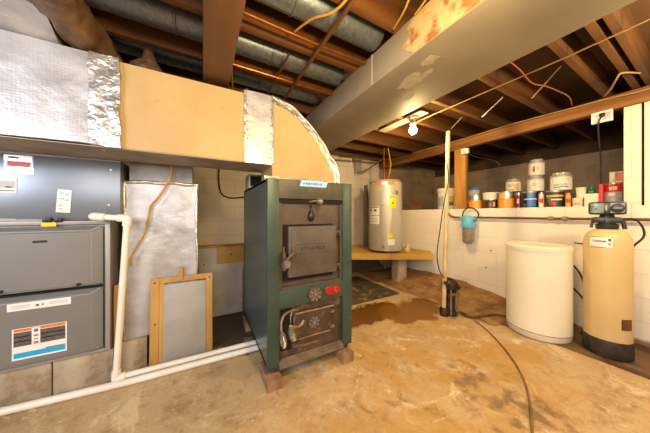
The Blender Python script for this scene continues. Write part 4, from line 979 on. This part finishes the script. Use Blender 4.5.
# ------------------------------------------------------------------ paint cans and pots on the ledge
def ledge_fit(x0, x1, xp, back=0.0):
    """centre and radius of a round thing on plane X=xp between two sight lines"""
    t0 = ray(x0, 214); t1 = ray(x1, 214)
    a0 = math.atan2(t0.y, t0.x); a1 = math.atan2(t1.y, t1.x); am = (a0+a1)/2; ha = abs(a0-a1)/2
    D_ = xp/math.cos(am); return D_*math.cos(am), D_*math.sin(am), D_*math.sin(ha)
def zat(px, py, X): return onX(px, py, X).z
def can(name, x0, x1, ytop, lab, cat, cols, X=3.36, z0=None, lid='steel', style='can', group=None, lx=None):
    cx, cy, r = ledge_fit(x0, x1, X); z0 = ZL if z0 is None else z0; z1 = zat((x0+x1)/2, ytop, X-r*.3); h = z1-z0
    t = empty(name, (cx, cy, z0), lab, cat, group)
    if style == 'can':
        mb('steel').lathe([(r, .0), (r, .004), (r-.003, .008), (r-.003, h-.012), (r, h-.008), (r, h-.002), (r-.004, h), (r-.012, h-.001)], (cx, cy, z0), 28).build('can_body', t)
        b = mb(lid).lathe([(r-.010, h-.003), (r-.010, h+.003), (r-.02, h+.003), (r-.022, h-.001), (.004, h-.001)], (cx, cy, z0), 28, caps=False); b.build('lid', t)
    elif style == 'tub':
        mb(cols[0][0]).lathe([(r*.88, 0), (r*.9, .004), (r*.95, h*.82), (r, h*.84), (r, h*.88)], (cx, cy, z0), 28).build('tub_body', t)
        mb(lid).lathe([(r*1.02, h*.86), (r*1.03, h*.97), (r*.97, h), (r*.86, h), (r*.84, h*.97), (.004, h*.97)], (cx, cy, z0), 28).build('lid', t)
    elif style == 'jar':
        mb(cols[0][0]).lathe([(r*.9, 0), (r*.97, .006), (r*.97, h*.7), (r*.9, h*.76)], (cx, cy, z0), 28).build('tub_body', t)
        mb(lid).lathe([(r*1.0, h*.74), (r*1.02, h*.80), (r*.98, h*.84), (r*.80, h*.87), (r*.78, h*.99), (r*.7, h), (.004, h)], (cx, cy, z0), 28).build('lid', t)
    rl = (r-.002 if style == 'can' else r*.955)+.0005
    if len(cols) > (0 if style == 'can' else 1):
        b = MB()
        face = math.atan2(-cy, -cx)
        for (m_, v0, v1, a0, a1) in (cols if style == 'can' else cols[1:]):
            b.m(m_); n = 16; rings = []; rr = rl+.0008*(cols.index((m_, v0, v1, a0, a1)))
            for k in range(n+1):
                a_ = face+math.radians(a0+(a1-a0)*k/n)
                rings.append([b.bm.verts.new((cx+q_*math.cos(a_), cy+q_*math.sin(a_), z0+h*v)) for q_, v in ((rl-.003, v0), (rr, v0), (rr, v1), (rl-.003, v1))])
            fs = []
            for A_, B_ in zip(rings, rings[1:]):
                for i in range(4): fs.append(b.bm.faces.new((A_[i], A_[(i+1) % 4], B_[(i+1) % 4], B_[i])))
            fs.append(b.bm.faces.new(rings[0])); fs.append(b.bm.faces.new(rings[-1][::-1])); b._tag(fs)
        b.build('paper_label', t)
    return t, z1
M['can_orange'] = mat('can_orange', '#e8761a', '#f3a43a', 30, .4)
M['can_blue'] = mat('can_blue', '#1f4f94', '#3d82c4', 25, .35)
M['can_navy'] = mat('can_navy', '#141a2c', rough=.4)
M['can_red'] = mat('can_red', '#c32a1e', rough=.4)
M['can_maroon'] = mat('can_maroon', '#6d1f26', rough=.4)
M['can_green'] = mat('can_green', '#4e7a45', rough=.4)
M['can_black'] = mat('can_black', '#26231f', '#3a352e', 30, .4)
M['can_gold'] = mat('can_gold', '#c9a54d', rough=.4)
M['can_cream'] = mat('can_cream', '#e6d9c4', '#d6c8b0', 20, .5)
M['can_grey'] = mat('can_greyblue', '#8d93a8', '#b6b3bb', 20, .4)
M['jar_white'] = mat('white_tub', '#e2d8cb', '#cfc0ae', 30, .45, bump=.1)
M['clear_lid'] = mat('cloudy_lid', '#8a817a', '#a89f96', 20, .25)
M['lid_blue'] = mat('blue_lid', '#3a7fb5', rough=.4)
M['green_glass'] = mat('green_cap', '#1d6a4a', '#15503a', 20, .3)
F_ = (-180, 180)
can('paint_bucket', 437, 456.5, 188.5, 'white lidded bucket behind the cream discharge pipe, leftmost on the ledge', 'bucket', [('jar_white',), ('can_grey', .15, .62, -70, -20), ('can_gold', .30, .62, 10, 50), ('can_green', .18, .35, 5, 45)], 3.40, lid='can_cream', style='tub')
can('paint_bucket', 466.5, 480, 187.5, 'pale bucket with a blue lid behind an orange can, just right of the wooden post', 'bucket', [('can_cream',)], 3.58, lid='lid_blue', style='tub')
can('paint_can', 468.5, 482.5, 195.5, 'orange-labelled paint can in front of the blue-lidded bucket', 'paint can', [('can_orange', .05, .62) + F_], 3.34)
t_, z_ = can('paint_can', 484.5, 497.5, 199.5, 'small dark paint can with a coloured label under a cream tub', 'paint can', [('can_black', .06, .9) + F_, ('can_red', .2, .6, -20, 5), ('can_gold', .2, .7, 20, 40)], 3.34)
can('food_tub', 482.3, 499.2, 192.5, 'low cream tub resting on a small dark paint can', 'tub', [('can_cream',)], 3.36, z0=z_+.003, lid='can_cream', style='tub')
t_, z5 = can('paint_can', 498.2, 514.6, 192, 'wide orange-labelled paint can in the middle of the ledge', 'paint can', [('can_orange', .04, .60) + F_, ('can_gold', .62, .92, -60, -5)], 3.34)
can('spray_can', 515.3, 521.7, 193, 'slim maroon can between the wide orange can and the blue can', 'spray can', [('can_maroon', .03, .85) + F_, ('can_cream', .3, .6, -30, 10)], 3.33)
t_, z7 = can('paint_can', 522.2, 538.3, 191.7, 'blue and navy paint can under the stack of two white pots', 'paint can', [('can_navy', .04, .92) + F_, ('can_blue', .06, .9, -25, 45), ('can_cream', .5, .56, -50, 60), ('can_green', .1, .25, -60, -35)], 3.34)
can('spray_can', 538.6, 544.2, 192.5, 'slim red and cream can between the blue can and the dark can', 'spray can', [('can_cream', .03, .9) + F_, ('can_red', .3, .6, -40, 40)], 3.33)
t_, z9 = can('paint_can', 545, 565, 190.8, 'large dark paint can with gold and red label at the right of the blue can', 'paint can', [('can_black', .04, .92) + F_, ('can_gold', .62, .74, -60, 60), ('can_red', .12, .34, -35, 5), ('can_green', .35, .6, -45, -15), ('can_cream', .42, .5, -20, 45)], 3.35)
def ontop(z): return z+.004
can('plastic_pot', 505.5, 521.7, 179, 'white plastic pot with a clear lid sitting on the wide orange can', 'pot', [('jar_white',), ('can_gold', .2, .6, 0, 40), ('can_grey', .3, .62, -45, -5), ('can_maroon', .12, .17, -50, 40)], 3.39, z0=ontop(z5), lid='clear_lid', style='jar')
t_, zj = can('plastic_pot', 526.5, 544.7, 175.7, 'white plastic pot with a clear lid, lower of the stack of two', 'pot', [('jar_white',), ('can_grey', .3, .5, -20, 5)], 3.39, z0=ontop(z7), lid='clear_lid', style='jar')
can('plastic_pot', 527.7, 545.3, 159.5, 'white plastic pot with a clear lid, top of the stack of two', 'pot', [('jar_white',), ('can_maroon', .2, .55, -25, -10), ('can_grey', .3, .5, 0, 20)], 3.39, z0=zj+.002, lid='clear_lid', style='jar')
can('plastic_pot', 549.5, 573, 172.5, 'largest white plastic pot with a dark scrawled mark, on the large dark can', 'pot', [('jar_white',), ('can_black', .15, .2, -40, 40), ('can_grey', .25, .36, -40, 30)], 3.40, z0=ontop(z9), lid='clear_lid', style='jar')
can('glue_bottle', 565.3, 571, 193, 'small orange squeeze bottle right of the large dark can', 'bottle', [('can_gold',), ('can_red', .3, .6, -50, 50)], 3.30, lid='can_orange', style='jar')
t_, zw = can('food_tub', 572, 583, 198, 'small white tub with a faint orange label near the orange squeeze bottle', 'tub', [('jar_white',), ('can_orange', .2, .5, -30, 30)], 3.32, lid='can_cream', style='tub')
can('plastic_bowl', 575.5, 586.5, 187.5, 'cream bowl perched on the small white tub', 'bowl', [('can_cream',)], 3.36, z0=zw+.003, lid='can_cream', style='tub')
# square tub with green cap
def boxy(name, x0, x1, y0, lab, cat, m_, X=3.34, dep=.10, z0=None, extras=()):
    z0 = ZL if z0 is None else z0
    a = onX(x0, 205, X); c = onX(x1, 205, X); z1 = zat((x0+x1)/2, y0, X)
    t = empty(name, (X+dep/2, (a.y+c.y)/2, z0), lab, cat)
    mb(m_).box(X, X+dep, c.y, a.y, z0, z1, .004).build('box_body', t)
    for (mm, u0, u1, v0, v1) in extras:
        mb(mm).box(X-.0015, X+.001, a.y+(c.y-a.y)*u1, a.y+(c.y-a.y)*u0, z0+(z1-z0)*v0, z0+(z1-z0)*v1).build('printed_panel', t)
    return t, z1
t_, zz = boxy('square_tub', 584, 599, 193.5, 'white square tub left of the red can, with the green jar above it', 'tub', 'can_cream')
cx, cy, r = ledge_fit(586.3, 596.3, 3.39)
t = empty('green_jar', (cx, cy, zz), 'dark green domed jar standing on the white square tub', 'jar')
mb('green_glass').lathe([(r*.95, 0), (r, .006), (r, .022), (r*.9, .034), (r*.6, .05)], (cx, cy, zz+.001), 24).build('jar_body', t)
mb('green_glass').lathe([(r*.58, .05), (r*.58, .064), (r*.4, .07)], (cx, cy, zz+.001), 20).build('cap', t)
boxy('red_box', 598.9, 602.6, 184, 'narrow upright red carton left of the big red can', 'carton', 'can_red', 3.32, .07)
t_, zr = can('paint_can', 603.5, 624, 183.2, 'big red and silver paint can at the right end of the ledge', 'paint can', [('can_red', .62, .95) + F_, ('can_grey', .03, .62, -70, 60), ('can_cream', .45, .58, -30, 10), ('can_maroon', .03, .62, 60, 120), ('can_cream', .70, .84, -25, 20), ('can_red', .64, .8, -8, -3)], 3.42)
boxy('carton', 609.3, 622.8, 171.7, 'small white and pink carton on the big red can', 'carton', 'can_cream', 3.39, .07, zr+.004, [('redprint', .45, 1, .1, .9)])

# ------------------------------------------------------------------ lights
def area(name, loc, aim, size, sy, power, col):
    L_ = bpy.data.lights.new(name, 'AREA'); L_.shape = 'RECTANGLE'; L_.size = size; L_.size_y = sy; L_.energy = power; L_.color = col
    o = bpy.data.objects.new(name, L_); COL.objects.link(o); o.location = loc
    o.rotation_euler = (Vector(aim)-Vector(loc)).to_track_quat('-Z', 'Y').to_euler(); return o
def point(name, loc, power, col, rad=.04):
    L_ = bpy.data.lights.new(name, 'POINT'); L_.energy = power; L_.color = col; L_.shadow_soft_size = rad
    o = bpy.data.objects.new(name, L_); COL.objects.link(o); o.location = loc; return o
WARM = (1.0, .72, .31)
point('bulb_light', (bp.x, bp.y, 1.935), 44, WARM, .04)
point('near_bulb_light', (.50, .35, 1.75), 42, WARM, .06)
point('aisle_fill', (2.1, -.3, 1.85), 54, (1.0, .76, .38), .06)  # added warm fill out of view, no bulb modelled there
area('window_daylight', (XL_+.03, -.2, 1.68), (0, 1.4, 1.2), 1.3, .75, 44, (.84, .90, 1.0))
area('rear_fill', (-.6, -1.9, 1.75), (.9, 2, .5), 1.6, .9, 33, (1.0, .96, .94))  # added fill behind the viewer; the rear wall has no window
W_ = bpy.data.worlds.new('world'); S.world = W_; W_.use_nodes = True
W_.node_tree.nodes['Background'].inputs[0].default_value = (.75, .85, 1, 1); W_.node_tree.nodes['Background'].inputs[1].default_value = 1.0

# ------------------------------------------------------------------ camera
cam = bpy.data.cameras.new('camera'); co = bpy.data.objects.new('camera', cam); COL.objects.link(co)
cam.sensor_width = 36; cam.lens = F/650*36; cam.shift_y = -2.5/650; cam.clip_start = .02
co.location = CAM; co.rotation_euler = (math.pi/2, 0, -YAW); S.camera = co
for o in list(bpy.data.objects):
    if '_w' in o: del o['_w']
v = S.view_settings; v.view_transform = 'Standard'; v.look = 'None'; v.gamma = 1; v.exposure = .47; v.use_curve_mapping = False
# repeats of one kind share a group phrase
GROUPS = {'ceiling_joist': 'timber joists under the subfloor', 'round_duct': 'round galvanised ducts in the joist bays',
          'concrete_block': 'concrete blocks under the furnace and duct drop', 'support_block': 'wooden blocks under the wood furnace',
          'block_pier': 'piers under the heater platform', 'bridging_strap': 'steel bridging straps between the joists',
          'wall_plug': 'dark plugs in the side wall', 'paint_can': 'paint cans on the ledge', 'plastic_pot': 'white plastic pots on the paint cans',
          'spray_can': 'slim cans on the ledge', 'paint_bucket': 'buckets on the ledge', 'food_tub': 'small tubs on the ledge',
          'yellow_cable': 'yellow cables under the joists', 'pale_cable': 'pale cables under the joists',
          'copper_pipe': 'copper pipes under the joists', 'iron_pipe': 'brown pipes under the joists', 'heater_pipe': 'brown pipes above the water heater'}
for o in bpy.data.objects:
    k = o.name.split('.')[0]
    if o.parent is None and k in GROUPS and 'label' in o: o['group'] = GROUPS[k]
